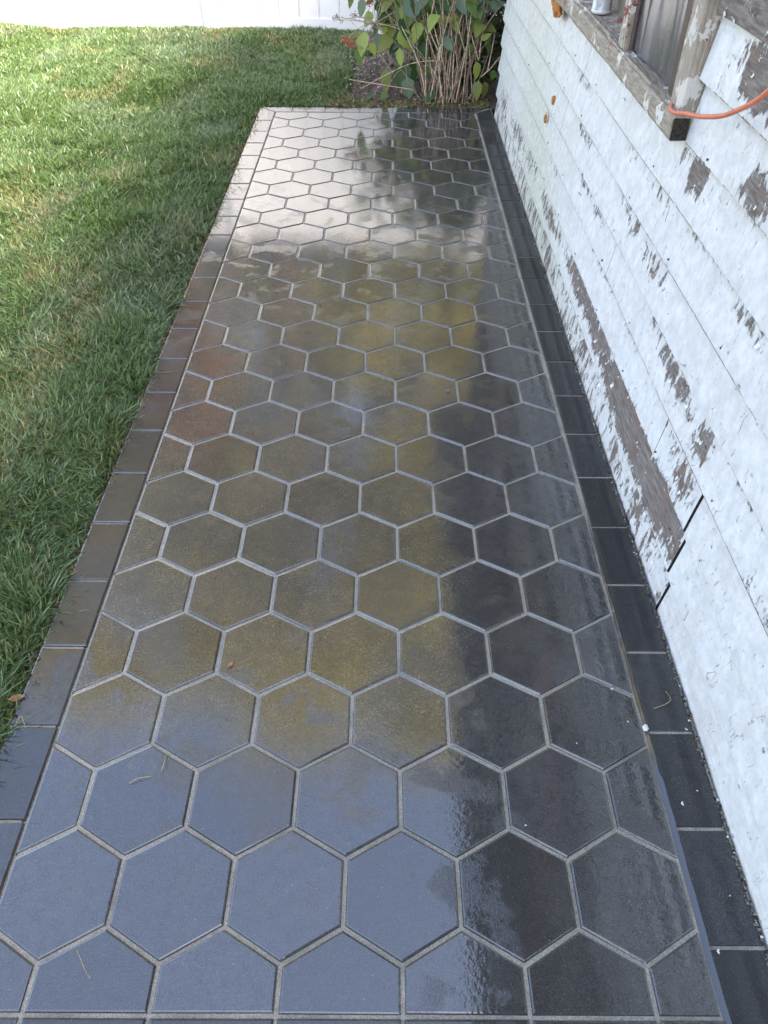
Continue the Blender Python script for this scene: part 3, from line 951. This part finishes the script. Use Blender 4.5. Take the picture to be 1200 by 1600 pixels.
# ================================================================== PLANTING BED
v, f = [], []
nx, ny = 60, 90
for j in range(ny+1):
    for i in range(nx+1):
        x = 2.25+11*i/nx; y = 24.13+12*j/ny
        z = -.06 + .08*min(1, (y-24.13)/.6) + .10*(mnoise.noise(Vector((x*1.3, y*1.3, 0)))) + .05*mnoise.noise(Vector((x*5, y*5, 2)))
        if y < 24.2: z = min(z, -.05)
        v.append((x, y, z))
for j in range(ny):
    for i in range(nx):
        a = j*(nx+1)+i; f.append((a, a+1, a+nx+2, a+nx+1))
tag(link('planting_bed', mesh('planting_bed', v, f, True), M['mulch']), kind='structure')
def bed_z(x, y): return -.06 + .08*min(1, (y-24.13)/.6) + .10*mnoise.noise(Vector((x*1.3, y*1.3, 0))) + .05*mnoise.noise(Vector((x*5, y*5, 2)))

def tinted(name, V, F, C, mat, kind='stuff', parent=None, scale=True):
    me = mesh(name, V, F, False, scale)
    at_ = me.color_attributes.new('tint', 'FLOAT_COLOR', 'POINT')
    at_.data.foreach_set('color', np.asarray(C, dtype=np.float32).ravel())
    o = link(name, me, mat, parent)
    if kind: o['kind'] = kind
    return o
# chips, dead leaves, moss and bits of stone on the bed
V, F, C = [], [], []
for i in range(5200):
    edge = random.random() < .42
    x = random.uniform(1.5, 6.5); y = 24.14+abs(random.gauss(0, .28)) if edge else random.uniform(24.3, 33.5)
    if x < 2.0 and not edge: continue
    z = bed_z(x, y)+.015
    kind = random.random()
    l = random.uniform(.03, .11); w = l*random.uniform(.15, .6); a = random.uniform(0, 6.28); tz = random.uniform(-.5, .5)*l
    if edge:
        col = random.choice([(.16, .15, .04), (.24, .20, .08), (.10, .11, .025), (.09, .065, .045), (.32, .27, .15), (.07, .05, .035)])
        if random.random() < .5: l *= 1.6; w *= .4; tz += .03
    else:
        col = random.choice([(.17, .13, .115), (.12, .09, .08), (.22, .17, .14), (.30, .27, .25), (.07, .05, .045), (.16, .10, .06), (.40, .38, .36) if x < 4 and y > 25.8 else (.14, .1, .08)])
    col = tuple(c_*random.uniform(.7, 1.3) for c_ in col)
    ca, sa = math.cos(a), math.sin(a)
    n0 = len(V)
    V += [(x-ca*l/2+sa*w/2, y-sa*l/2-ca*w/2, z), (x-ca*l/2-sa*w/2, y-sa*l/2+ca*w/2, z+.01), (x+ca*l/2-sa*w/2, y+sa*l/2+ca*w/2, z+.012+tz), (x+ca*l/2+sa*w/2, y+sa*l/2-ca*w/2, z+.02+abs(tz)), (x, y, z+.03+w*.3)]
    F += [(n0, n0+1, n0+4), (n0+1, n0+2, n0+4), (n0+2, n0+3, n0+4), (n0+3, n0, n0+4)]
    C += [(*col, 1)]*5
tinted('leaf_litter', V, F, C, M['litter'])

# small crumbs of soil and dead leaf along the cut edge of the lawn
V, F, C = [], [], []
for i in range(2600):
    y = random.uniform(.8, 24.2); x = -.50+random.gauss(0, .035)
    if random.random() < .15: y = 24.12+random.gauss(0, .04); x = random.uniform(-.5, 2.2)
    s_ = random.uniform(.010, .035); z = -.05+random.uniform(-.03, .03)
    col = random.choice([(.05, .035, .02), (.09, .06, .03), (.035, .025, .015), (.20, .10, .05)])
    n0 = len(V)
    V += [(x-s_, y-s_*.7, z), (x+s_, y-s_, z), (x+s_*.6, y+s_, z), (x-s_*.8, y+s_*.6, z), (x, y, z+s_*1.2)]
    F += [(n0, n0+1, n0+4), (n0+1, n0+2, n0+4), (n0+2, n0+3, n0+4), (n0+3, n0, n0+4)]
    C += [(*col, 1)]*5
tinted('soil_crumbs', V, F, C, M['litter'])

# grit, soil and fallen paint along the foot of the wall
V, F, C = [], [], []
for i in range(3000):
    y = random.uniform(-.4, 23.9); x = 6.535-abs(random.gauss(0, .022))
    s_ = random.uniform(.004, .016); z = random.uniform(-.012, .004) if x > 6.50 else .001
    if x < 6.49: s_ *= .5
    col = random.choice([(.05, .045, .04), (.10, .09, .075), (.16, .145, .12), (.03, .027, .025), (.62, .61, .58) if random.random() < .15 else (.2, .18, .15)])
    n0 = len(V)
    V += [(x-s_, y-s_*.7, z), (x+s_, y-s_, z), (x+s_*.6, y+s_, z), (x-s_*.8, y+s_*.6, z), (x, y, z+s_*.9)]
    F += [(n0, n0+1, n0+4), (n0+1, n0+2, n0+4), (n0+2, n0+3, n0+4), (n0+3, n0, n0+4)]
    C += [(*col, 1)]*5
tinted('grit', V, F, C, M['litter'])

# leaves of the shrubs
def leaf_mesh(name, wid, mat, fold=.25, droop=.2):
    """one broad toothed leaf, 1 long, from stalk end (0,0,0) along +Y"""
    n = 8
    v, f = [], []
    for i in range(n+1):
        t_ = i/n
        hw = wid*.5*math.sin(math.pi*t_**.75)**.8*(1-.15*t_) if 0 < t_ < 1 else .004
        hw *= 1+.07*(-1)**i
        z = -droop*t_*t_
        v += [(-hw, t_, z+hw*fold), (0, t_, z), (hw, t_, z+hw*fold*.8)]
    for i in range(n):
        a = i*3
        f += [(a, a+1, a+4, a+3), (a+1, a+2, a+5, a+4)]
    me = mesh(name, np.array(v), f, True)
    me.materials.append(mat)
    return me
LM = {}
for nm in ('leaf_green', 'leaf_dark', 'leaf_lime', 'leaf_teal', 'leaf_olive'):
    LM[nm] = [leaf_mesh('leaf', .62, M[nm]), leaf_mesh('leaf', .72, M[nm], .4, .35), leaf_mesh('leaf', .52, M[nm], .15, .12)]
def put_leaf(parent, p, d, size, kind, base):
    """leaf whose stalk end is at p, pointing along d"""
    me = random.choice(LM[kind])
    o = link('leaf', me, None, parent)
    d = Vector(d).normalized()
    side = d.cross(Vector((random.uniform(-.35, .35), random.uniform(-1.0, -.2), random.uniform(.3, 1.1)))).normalized()
    nrm = side.cross(d).normalized()
    o.matrix_local = Matrix.Translation((Vector(p)-base)*S) @ Matrix(((side.x, d.x, nrm.x, 0), (side.y, d.y, nrm.y, 0), (side.z, d.z, nrm.z, 0), (0, 0, 0, 1))) @ Matrix.Diagonal((size, size, size, 1))
    return o
def stem(parent, pts, r0, r1, mat, base, name='stem', n=5, k=4):
    P_ = smooth_pts(pts, k)
    m_ = len(P_)-1
    mb = MB(); mb.tube([p-base for p in P_], [r0+(r1-r0)*i/m_ for i in range(m_+1)], n)
    return mb.build(name, mat, parent, smooth=True)
PXU = lambda Y, v=80: FPX/((Y-CAM[1])*math.cos(PITCH)+(CAM[2]-1.2)*math.sin(PITCH))

# --- leafy hydrangea
hb = Vector((4.0, 25.4, 0))
hyd = tag(empty('hydrangea_shrub', hb), 'leafy hydrangea with lime and dark green leaves and dried flower heads beside the lawn', 'shrub')
leaves = [  # picture place of the leaf's middle, length in pixels, tip direction (degrees, 270 = down), kind, distance
    (565, 13, 24, 265, 'leaf_teal', 25.6), (577, 28, 18, 280, 'leaf_olive', 25.8), (576, 4, 14, 200, 'leaf_olive', 26), (587, 47, 22, 250, 'leaf_dark', 26.0), (566, 68, 31, 255, 'leaf_lime', 24.9),
    (553, 54, 18, 200, 'leaf_olive', 25.0), (583, 77, 18, 310, 'leaf_lime', 25.0), (562, 88, 26, 262, 'leaf_green', 24.9), (592, 66, 24, 285, 'leaf_teal', 25.4), (617, 20, 20, 300, 'leaf_olive', 25.9),
    (642, 16, 42, 258, 'leaf_teal', 25.0), (593, 12, 20, 290, 'leaf_dark', 26.4), (602, 30, 24, 250, 'leaf_green', 26.2), (575, 30, 20, 230, 'leaf_lime', 25.6), (621, 54, 26, 250, 'leaf_green', 25.3),
    (633, 62, 28, 300, 'leaf_lime', 25.0), (644, 70, 24, 250, 'leaf_olive', 25.1), (651, 50, 26, 240, 'leaf_lime', 24.9), (660, 60, 24, 280, 'leaf_olive', 25.2), (625, 90, 24, 275, 'leaf_lime', 24.9),
    (651, 84, 22, 262, 'leaf_teal', 25.2), (628, 118, 36, 258, 'leaf_dark', 25.0), (645, 116, 38, 275, 'leaf_dark', 25.2), (660, 112, 28, 300, 'leaf_green', 25.1), (638, 138, 28, 280, 'leaf_teal', 24.8),
    (603, 126, 30, 265, 'leaf_olive', 24.9), (600, 151, 19, 250, 'leaf_green', 24.7), (575, 152, 18, 200, 'leaf_dark', 24.7), (589, 108, 13, 250, 'leaf_dark', 25.6), (662, 3, 20, 240, 'leaf_teal', 25.0),
    (608, 8, 20, 220, 'leaf_green', 26.3), (620, 4, 22, 320, 'leaf_dark', 26.5), (632, 36, 22, 230, 'leaf_dark', 26.6), (607, 52, 18, 300, 'leaf_green', 26.4), (610, 45, 18, 200, 'leaf_dark', 26.6),
    (655, 30, 30, 300, 'leaf_dark', 26.4), (668, 30, 30, 250, 'leaf_lime', 26.2), (640, 95, 24, 230, 'leaf_dark', 26), (664, 88, 24, 270, 'leaf_dark', 26.3), (640, 50, 24, 300, 'leaf_olive', 26.4), (617, 70, 22, 260, 'leaf_dark', 26.6),
    (548, 2, 18, 250, 'leaf_olive', 26), (690, 30, 32, 250, 'leaf_teal', 25.5), (706, 22, 30, 280, 'leaf_green', 26.2), (680, 12, 28, 230, 'leaf_dark', 26.3), (715, 12, 30, 265, 'leaf_lime', 26.4)]
hub = [Vector((3.7, 25.5, 1.1)), Vector((4.2, 25.6, 1.5)), Vector((3.4, 25.4, 1.7)), Vector((4.6, 25.6, 1.9)), Vector((4.0, 25.3, .8)), Vector((3.2, 25.8, 2.4)), Vector((4.4, 25.9, 2.8)), Vector((3.0, 25.3, 2.0))]
for h in hub:
    foot = hb + Vector((random.uniform(-.3, .4), random.uniform(-.2, .3), -.05))
    stem(hyd, [foot, foot.lerp(h, .5)+Vector((.12, 0, .2)), h], .028, .017, M['cane'], hb)
def hyd_leaf(u, v_, L, ang, kind, Y, twig=True):
    c = px_at_y(u, v_, Y)
    d = ri*math.cos(R(ang)) + Vector((0, 0, 1))*math.sin(R(ang)) + Vector((0, random.uniform(-.5, .1), 0))
    d.normalize()
    size = L/PXU(Y)*1.12
    p = c - d*size*.5
    put_leaf(hyd, p, d, size, kind, hb)
    if twig:
        h = min(hub, key=lambda q: (q-p).length)
        mid = h.lerp(p, .55)+Vector((random.uniform(-.1, .1), random.uniform(-.05, .1), random.uniform(.05, .25)))
        stem(hyd, [h, mid, p-d*.0, p+d*size*.1], .011, .005, M['twig'], hb, 'twig', 4, 3)
for q in leaves: hyd_leaf(*q)
for i in range(150):            # the crown goes on above the picture
    c = Vector((random.uniform(2.5, 5.2), random.uniform(25.0, 26.8), random.uniform(2.75, 4.4) if i < 70 else random.uniform(1.5, 2.8)))
    if i >= 70: c.x = random.uniform(3.3, 5.3)
    d = Vector((c.x-4+random.uniform(-.6, .6), -.6+random.uniform(-.5, .5), random.uniform(-1, .2)))
    put_leaf(hyd, c, d, random.uniform(.35, .8), random.choice(['leaf_green', 'leaf_dark', 'leaf_teal', 'leaf_olive', 'leaf_lime']), hb)
    if i % 3 == 0:
        h = random.choice(hub[4:])
        stem(hyd, [h, h.lerp(c, .5)+Vector((0, 0, .2)), c], .014, .006, M['twig'], hb, 'twig', 4, 3)
def flower_head(u, v_, Y, rpx, mat, n=70, stalk=None):
    c = px_at_y(u, v_, Y); r_ = rpx/PXU(Y)
    mb = MB()
    for i in range(n):
        d = Vector((random.gauss(0, 1), random.gauss(0, 1), random.gauss(0, .8))).normalized()*r_*random.uniform(.35, 1)
        s_ = r_*random.uniform(.10, .2)
        q = c-hb+d
        o3 = [Vector((1, 0, 0)), Vector((0, 1, 0)), Vector((-1, 0, 0)), Vector((0, -1, 0))]
        mb.add([q+a*s_ for a in o3]+[q+Vector((0, 0, s_)), q-Vector((0, 0, s_))], [(0, 1, 4), (1, 2, 4), (2, 3, 4), (3, 0, 4), (1, 0, 5), (2, 1, 5), (3, 2, 5), (0, 3, 5)])
    mb.build('flower_head', mat, hyd)
    if stalk is not None:
        stem(hyd, [stalk, stalk.lerp(c, .5)+Vector((0, 0, .12)), c], .013, .008, M['twig'], hb, 'twig', 4, 4)
flower_head(540, 63, 24.9, 9, M['flower'], 90, hub[7])
flower_head(549, 70, 24.8, 8, M['flower'], 80)
flower_head(553, 24, 25.6, 6, M['flower_pale'], 40, hub[2])
flower_head(524, 27, 25.6, 6, M['flower_pale'], 36, hub[2])
flower_head(577, 2, 25.9, 7, M['flower'], 50, hub[5])
flower_head(533, 32, 25.5, 5, M['flower_pale'], 26, hub[7])
for (a, b, c, Y) in (((650, 55), (600, 38), (562, 33), 25.2), ((665, 40), (640, 12), (622, -30), 25.2), ((628, 48), (627, 10), (622, -40), 25.4), ((604, 40), (560, 33), (527, 30), 25.4),
                     ((700, 95), (640, 100), (565, 138), 24.7), ((645, 140), (600, 133), (545, 124), 24.6), ((592, 45), (600, 55), (606, 75), 25.5), ((655, 22), (615, 5), (590, -12), 25.6), ((630, 45), (606, 22), (585, -8), 25.6)):
    stem(hyd, [px_at_y(*a, Y), px_at_y(*b, Y-.1), px_at_y(*c, Y-.15)], .017, .008, M['twig'] if Y > 24.8 else M['cane'], hb, 'twig', 5, 5)

# --- clump of canes against the house corner
cb = Vector((5.4, 24.75, 0))
cane = tag(empty('cane_shrub', cb), 'clump of bare tan canes with a few leaves between the hydrangea and the house corner', 'shrub')
for i in range(80):
    fx = random.gauss(5.15, .46); fy = 24.45+abs(random.gauss(0, .42))
    fx = min(max(fx, 4.0), 6.1)
    hgt = random.choice([random.uniform(1.2, 2.2), random.uniform(2.0, 4.4)])
    lean = (fx-5.2)*random.uniform(.2, .9)+random.gauss(0, .72)
    top = Vector((min(fx+lean, 6.45), fy+random.gauss(.25, .3), hgt))
    foot = Vector((fx, fy, -.08))
    mid = foot.lerp(top, .5)+Vector((random.gauss(0, .13)-lean*.12, random.gauss(0, .08), 0))
    r0 = random.choice([.013, .016, .019, .024])
    stem(cane, [foot, mid, top], r0, r0*.6, random.choice([M['cane'], M['cane_dark'], M['twig'], M['cane_dark']]), cb, 'stem', 5, 3)
for (a, b, c, Y) in (((697, 162), (706, 60), (696, -20), 24.5), ((706, 160), (712, 60), (738, -20), 24.5), ((693, 168), (686, 95), (704, 10), 24.35), ((712, 160), (733, 50), (740, -30), 24.45), ((749, 92), (755, 50), (781, 10), 24.6),
                     ((762, 110), (770, 70), (773, 52), 24.7), ((752, 120), (768, 105), (781, 88), 24.5), ((690, 90), (672, 50), (668, 20), 24.6), ((728, 85), (712, 30), (706, 15), 24.6), ((748, 95), (740, 68), (737, 55), 24.6)):
    stem(cane, [px_at_y(*a, Y), px_at_y(*b, Y+.1), px_at_y(*c, Y+.2)], .021, .013, M['cane'], cb)
cleaves = [(751, 24, 22, 270, 'leaf_teal', 24.7), (763, 14, 22, 160, 'leaf_teal', 24.8), (757, 2, 22, 60, 'leaf_teal', 24.9), (778, 8, 22, 20, 'leaf_teal', 24.9), (749, 58, 26, 255, 'leaf_green', 24.9), (760, 57, 16, 30, 'leaf_lime', 24.5),
           (763, 73, 16, 300, 'leaf_green', 24.8), (745, 111, 24, 275, 'leaf_lime', 24.4), (745, 142, 26, 262, 'leaf_olive', 24.4), (757, 142, 24, 275, 'leaf_olive', 24.5), (700, 146, 22, 260, 'leaf_dark', 24.6), (735, 34, 24, 250, 'leaf_dark', 25.2),
           (671, 150, 24, 200, 'leaf_dark', 24.6), (682, 138, 26, 250, 'leaf_dark', 24.8), (672, 105, 26, 270, 'leaf_green', 24.9), (700, 118, 22, 260, 'leaf_green', 24.9), (770, 118, 14, 260, 'leaf_green', 24.7), (712, 66, 20, 200, 'leaf_green', 24.9),
           (727, 40, 24, 280, 'leaf_green', 25.3), (742, 8, 24, 250, 'leaf_olive', 25.2), (730, 10, 22, 280, 'leaf_dark', 25.4), (768, 40, 22, 250, 'leaf_dark', 25.4), (697, 70, 22, 280, 'leaf_dark', 25.6), (708, 50, 24, 240, 'leaf_dark', 25.6)]
for (u, v_, L, ang, kind, Y) in cleaves:
    c = px_at_y(u, v_, Y)
    d = (ri*math.cos(R(ang)) + Vector((0, 0, 1))*math.sin(R(ang)) + Vector((0, random.uniform(-.5, .2), 0))).normalized()
    size = L/PXU(Y)*1.12
    put_leaf(cane, c-d*size*.5, d, size, kind, cb)
for i in range(170):
    c = Vector((random.uniform(4.3, 6.4), random.uniform(24.5, 26.2), random.uniform(1.55, 2.9) if i < 100 else random.uniform(2.6, 4.9)))
    if c.z < 2.0 and random.random() < .5: c.y += .8
    d = Vector((random.uniform(-1, 1), random.uniform(-1, .3), random.uniform(-1, .1)))
    put_leaf(cane, c, d, random.uniform(.35, .6), random.choice(['leaf_green', 'leaf_green', 'leaf_dark', 'leaf_teal', 'leaf_teal', 'leaf_olive', 'leaf_lime']), cb)

# --- darker shrubs behind them
def bushy(name, label, c, rx, ry, h, nleaf, cols, size, seed):
    base = Vector((c[0], c[1], 0))
    root = tag(empty(name, base), label, 'shrub')
    r_ = random.Random(seed)
    mb = MB()
    tips = []
    for i in range(22):
        a = r_.uniform(0, 6.28); q = math.sqrt(r_.random())
        top = Vector((math.cos(a)*rx*q*.8, math.sin(a)*ry*q*.8, h*r_.uniform(.5, .92)))
        mb.tube(smooth_pts([Vector((top.x*.15, top.y*.15, -.1)), top*.5+Vector((0, 0, .1)), top], 3), [.05]*4+[.03]*3, 5)
        tips.append(top)
    mb.build('stem', M['bark'], root)
    V, F, C = [], [], []
    for i in range(nleaf):
        a = r_.uniform(0, 6.28); q = r_.random()**.4; zz = r_.random()
        prof = math.sin(math.pi*min(1, .12+zz*.86))**.6
        p = Vector((math.cos(a)*rx*q*prof, math.sin(a)*ry*q*prof, h*zz))
        p *= 1+.22*mnoise.noise(p*1.1+Vector((seed, 0, 0)))
        d = Vector((r_.gauss(0, 1), r_.gauss(0, 1)-.3, r_.gauss(-.4, .7))).normalized()
        s_ = d.cross(Vector((r_.gauss(0, .4), -.6, 1))).normalized()
        L = size*r_.uniform(.6, 1.3)
        n0 = len(V)
        V += [p, p+d*L*.5-s_*L*.3, p+d*L, p+d*L*.5+s_*L*.3]
        F += [(n0, n0+1, n0+2), (n0, n0+2, n0+3)]
        k = r_.choice(cols); b_ = r_.uniform(.6, 1.35)
        C += [(k[0]*b_, k[1]*b_, k[2]*b_, 1)]*4
    tinted('foliage', V, F, C, M['tree_leaf'], 'stuff', root)
    return root
bushy('evergreen_shrub', 'dark green bushy shrub filling the gap behind the tan canes', (5.9, 27.3), 1.9, 1.3, 5.2, 2600, [(.03, .07, .022), (.05, .10, .03), (.07, .115, .045)], .30, 1)
bushy('evergreen_shrub', 'dark shrub round the corner of the white clapboard house', (8.2, 25.6), 1.6, 1.5, 4.6, 1900, [(.02, .045, .015), (.035, .06, .02), (.06, .05, .025)], .28, 2)

# --- black tube in the mulch
b0 = Vector((3.45, 30.2, 0))
tp = [px_at_z(612, 104, .0), px_at_z(611, 92, .10), px_at_z(614, 78, .28), px_at_z(622, 72, .34), px_at_z(630, 78, .3), px_at_z(640, 84, .15), px_at_z(648, 94, .02)]
mb = MB(); mb.tube(smooth_pts(tp, 6), .085, 10)
tag(mb.build('garden_hose', M['black'], smooth=True), 'black plastic hose looping out of the mulch beside the hydrangea', 'hose')

# ================================================================== TREES BEYOND THE FENCE (seen in the wet stones)
def tree(name, label, x, y, H, rad, low, cols, nleaf, seed, size=.85):
    base = Vector((x, y, -.4))
    root = tag(empty(name, base), label, 'tree', 'trees beyond the white fence')
    r_ = random.Random(seed)
    mb = MB()
    tr = [Vector((0, 0, 0)), Vector((r_.gauss(0, .8), r_.gauss(0, .8), H*.3)), Vector((r_.gauss(0, 1.2), r_.gauss(0, 1.2), H*.62)), Vector((r_.gauss(0, 1.5), r_.gauss(0, 1.5), H*.93))]
    P_ = smooth_pts(tr, 5)
    mb.tube(P_, [H*.020*(1-.88*i/(len(P_)-1)) for i in range(len(P_))], 9)
    clumps = []
    for i in range(30):
        z = r_.uniform(low, 1.0)*H
        a = r_.uniform(0, 6.28)
        q = (z/H-low)/(1-low)
        rr = rad*(math.sin(math.pi*min(1, .16+.8*q))**.7)*r_.uniform(.45, 1.0)
        tip = Vector((math.cos(a)*rr, math.sin(a)*rr, z))
        k = min(len(P_)-1, max(1, int((z/H-.18)*len(P_))))
        st = P_[k]
        mb.tube(smooth_pts([st, st.lerp(tip, .5)+Vector((0, 0, rad*.06)), tip], 3), [H*.006]*3+[H*.003]*4, 5)
        clumps.append((tip, rad*r_.uniform(.22, .42)))
    mb.build('trunk', M['bark'], root, smooth=True)
    V, F, C = [], [], []
    for i in range(nleaf):
        c, cr = r_.choice(clumps)
        p = c + Vector((r_.gauss(0, .55), r_.gauss(0, .55), r_.gauss(0, .42)))*cr
        d = Vector((r_.gauss(0, 1), r_.gauss(0, 1), r_.gauss(-.3, .8))).normalized()
        s_ = d.cross(Vector((r_.gauss(0, .6), r_.gauss(0, .6), 1))).normalized()
        L = size*r_.uniform(.6, 1.3)
        n0 = len(V)
        V += [p, p+d*L*.5-s_*L*.36, p+d*L, p+d*L*.5+s_*L*.36]
        F += [(n0, n0+1, n0+2), (n0, n0+2, n0+3)]
        k = r_.choice(cols); b_ = r_.uniform(.7, 1.25)
        C += [(k[0]*b_, k[1]*b_, k[2]*b_, 1)]*4
    tinted('crown', V, F, C, M['tree_leaf'], None, root)
    return root
OL = [(.36, .32, .11), (.44, .37, .12), (.28, .27, .10), (.50, .41, .12)]
YE = [(.50, .43, .11), (.42, .37, .11), (.28, .28, .10)]
OR = [(.42, .22, .09), (.38, .18, .07), (.34, .22, .08)]
tree('broadleaf_tree', 'tall olive green tree standing beyond the white fence behind the path', -4, 45, 64, 15, .28, OL, 9000, 1)
tree('broadleaf_tree', 'tall olive green tree beyond the fence behind the hydrangea', 9, 46, 66, 14, .28, OL+YE[1:], 9000, 2)
tree('broadleaf_tree', 'wide olive tree beyond the fence at the left of the lawn', -20, 45, 62, 14, .25, OL, 8000, 3)
tree('broadleaf_tree', 'tall olive tree beyond the fence behind the house corner', 22, 47, 62, 14, .25, OL, 7000, 4)
tree('broadleaf_tree', 'thick olive tree far beyond the fence between the two tallest trees', 2, 58, 60, 17, .12, OL, 8000, 5)
tree('broadleaf_tree', 'broad olive tree far beyond the fence at the left', -14, 58, 58, 17, .12, OL, 8000, 6)
tree('maple_tree', 'small orange autumn maple beyond the white fence', -9.5, 40.5, 26, 3.4, .35, OR, 2600, 7, .6)
tree('maple_tree', 'small yellow autumn maple beyond the fence behind the hydrangea', 5.5, 41, 26, 6, .3, YE, 3500, 8, .6)

# ================================================================== SMALL THINGS ON THE PATH
def flat_poly(name, label, cat, u, v_, mat, shape, size, z=.004, thick=.01, curl=.02, group=None, Z=0):
    c = px_at_z(u, v_, Z)
    n = len(shape)
    top = [(x*size, y*size, z+thick+curl*(math.hypot(x, y)**2)*random.uniform(.5, 1.2)) for x, y in shape]
    bot = [(x, y, zz-thick) for x, y, zz in top]
    mb = MB(); mb.add(top+bot+[(0, 0, z+thick*.9)], [(i, (i+1) % n, 2*n) for i in range(n)]+[((i+1) % n, i, n+i, n+(i+1) % n) for i in range(n)]+[tuple(range(2*n-1, n-1, -1))])
    o = mb.build(name, mat, None, (c.x, c.y, Z), rot=(0, 0, random.uniform(0, 6.28)))
    return tag(o, label, cat, group)
leafshape = [(0, -1), (.35, -.55), (.5, 0), (.38, .5), (.1, .8), (0, 1.15), (-.1, .8), (-.42, .45), (-.5, -.05), (-.3, -.6)]
chipshape = [(1.3, .1), (.5, .55), (-.1, .35), (-1.1, .6), (-.8, -.3), (.2, -.75), (.6, -.3)]
flat_poly('dry_leaf', 'small tan dry leaf on the hexagon stone', 'leaf', 360, 1040, M['dry_leaf'], leafshape, .05, curl=.012)
flat_poly('dry_leaf', 'curled brown leaf at the cut edge of the lawn', 'leaf', 27, 1092, M['dry_leaf'], leafshape, .085, curl=.03)
o = lump((0, 0, .022), .030, .036, .024, 8.0, 8).build('paint_lump', M['chip'], None, tuple(px_at_z(1008, 1139)), True)
tag(o, 'white lump of paint on the joint beside the right border', 'paint lump')
o = lump((0, 0, .02), .03, .03, .024, 5.0, 6).build('pebble', M['pebble'], None, tuple(px_at_z(700, 612)), True)
tag(o, 'small grey pebble lying on a hexagon stone', 'pebble')
for (u, v_, s_, lab) in ((956, 1077, .016, 'white paint chip on the sand joint up and left of the paint lump'), (981, 1128, .010, 'tiny white chip on the hexagon stone just left of the paint lump'),
                      (1072, 1140, .014, 'white paint chip at the foot of the wall level with the paint lump'), (1066, 1256, .019, 'largest white paint chip in the middle of a right border stone'),
                      (1089, 1236, .009, 'tiny white chip on the border stone up and right of the largest chip'), (1122, 1487, .018, 'white paint chip at the border joint nearest the bottom right corner'),
                      (1140, 1400, .008, 'tiny white chip on the border stone just above the nearest border joint'), (901, 1162, .008, 'tiny white chip alone on a dark hexagon stone left of the other chips'),
                      (821, 1290, .010, 'small white chip on the dark hexagon stone beside the bluish reflection')):
    flat_poly('paint_chip', lab, 'paint chip', u, v_, M['chip'], chipshape, s_, group='white paint chips on the stones', curl=.003, thick=.003)
def straw(pts, label, r=.0038):
    P_ = [px_at_z(u, v_, z) for u, v_, z in pts]
    b_ = P_[0].copy(); b_.z = 0
    mb = MB(); mb.tube([p-b_ for p in smooth_pts(P_, 4)], r, 4)
    tag(mb.build('straw', M['straw'], None, tuple(b_)), label, 'straw', None)
straw([(202, 1224, .012), (215, 1216, .03), (236, 1213, .012)], 'bent dry straw lying across a bluish hexagon stone')
straw([(252, 1205, .012), (257, 1190, .05), (260, 1178, .012)], 'short dry straw standing over a stone joint')
straw([(1021, 1107, .012), (1040, 1100, .02), (1048, 1092, .03), (1040, 1080, .012)], 'curled dry straw on the right border stone')
straw([(120, 1484, .01), (134, 1517, .012), (142, 1530, .01)], 'thin straw on the near left half stone', .003)
straw([(25, 1130, .03), (33, 1119, .08), (40, 1137, .012)], 'dry grass blade arching over the left border stone')
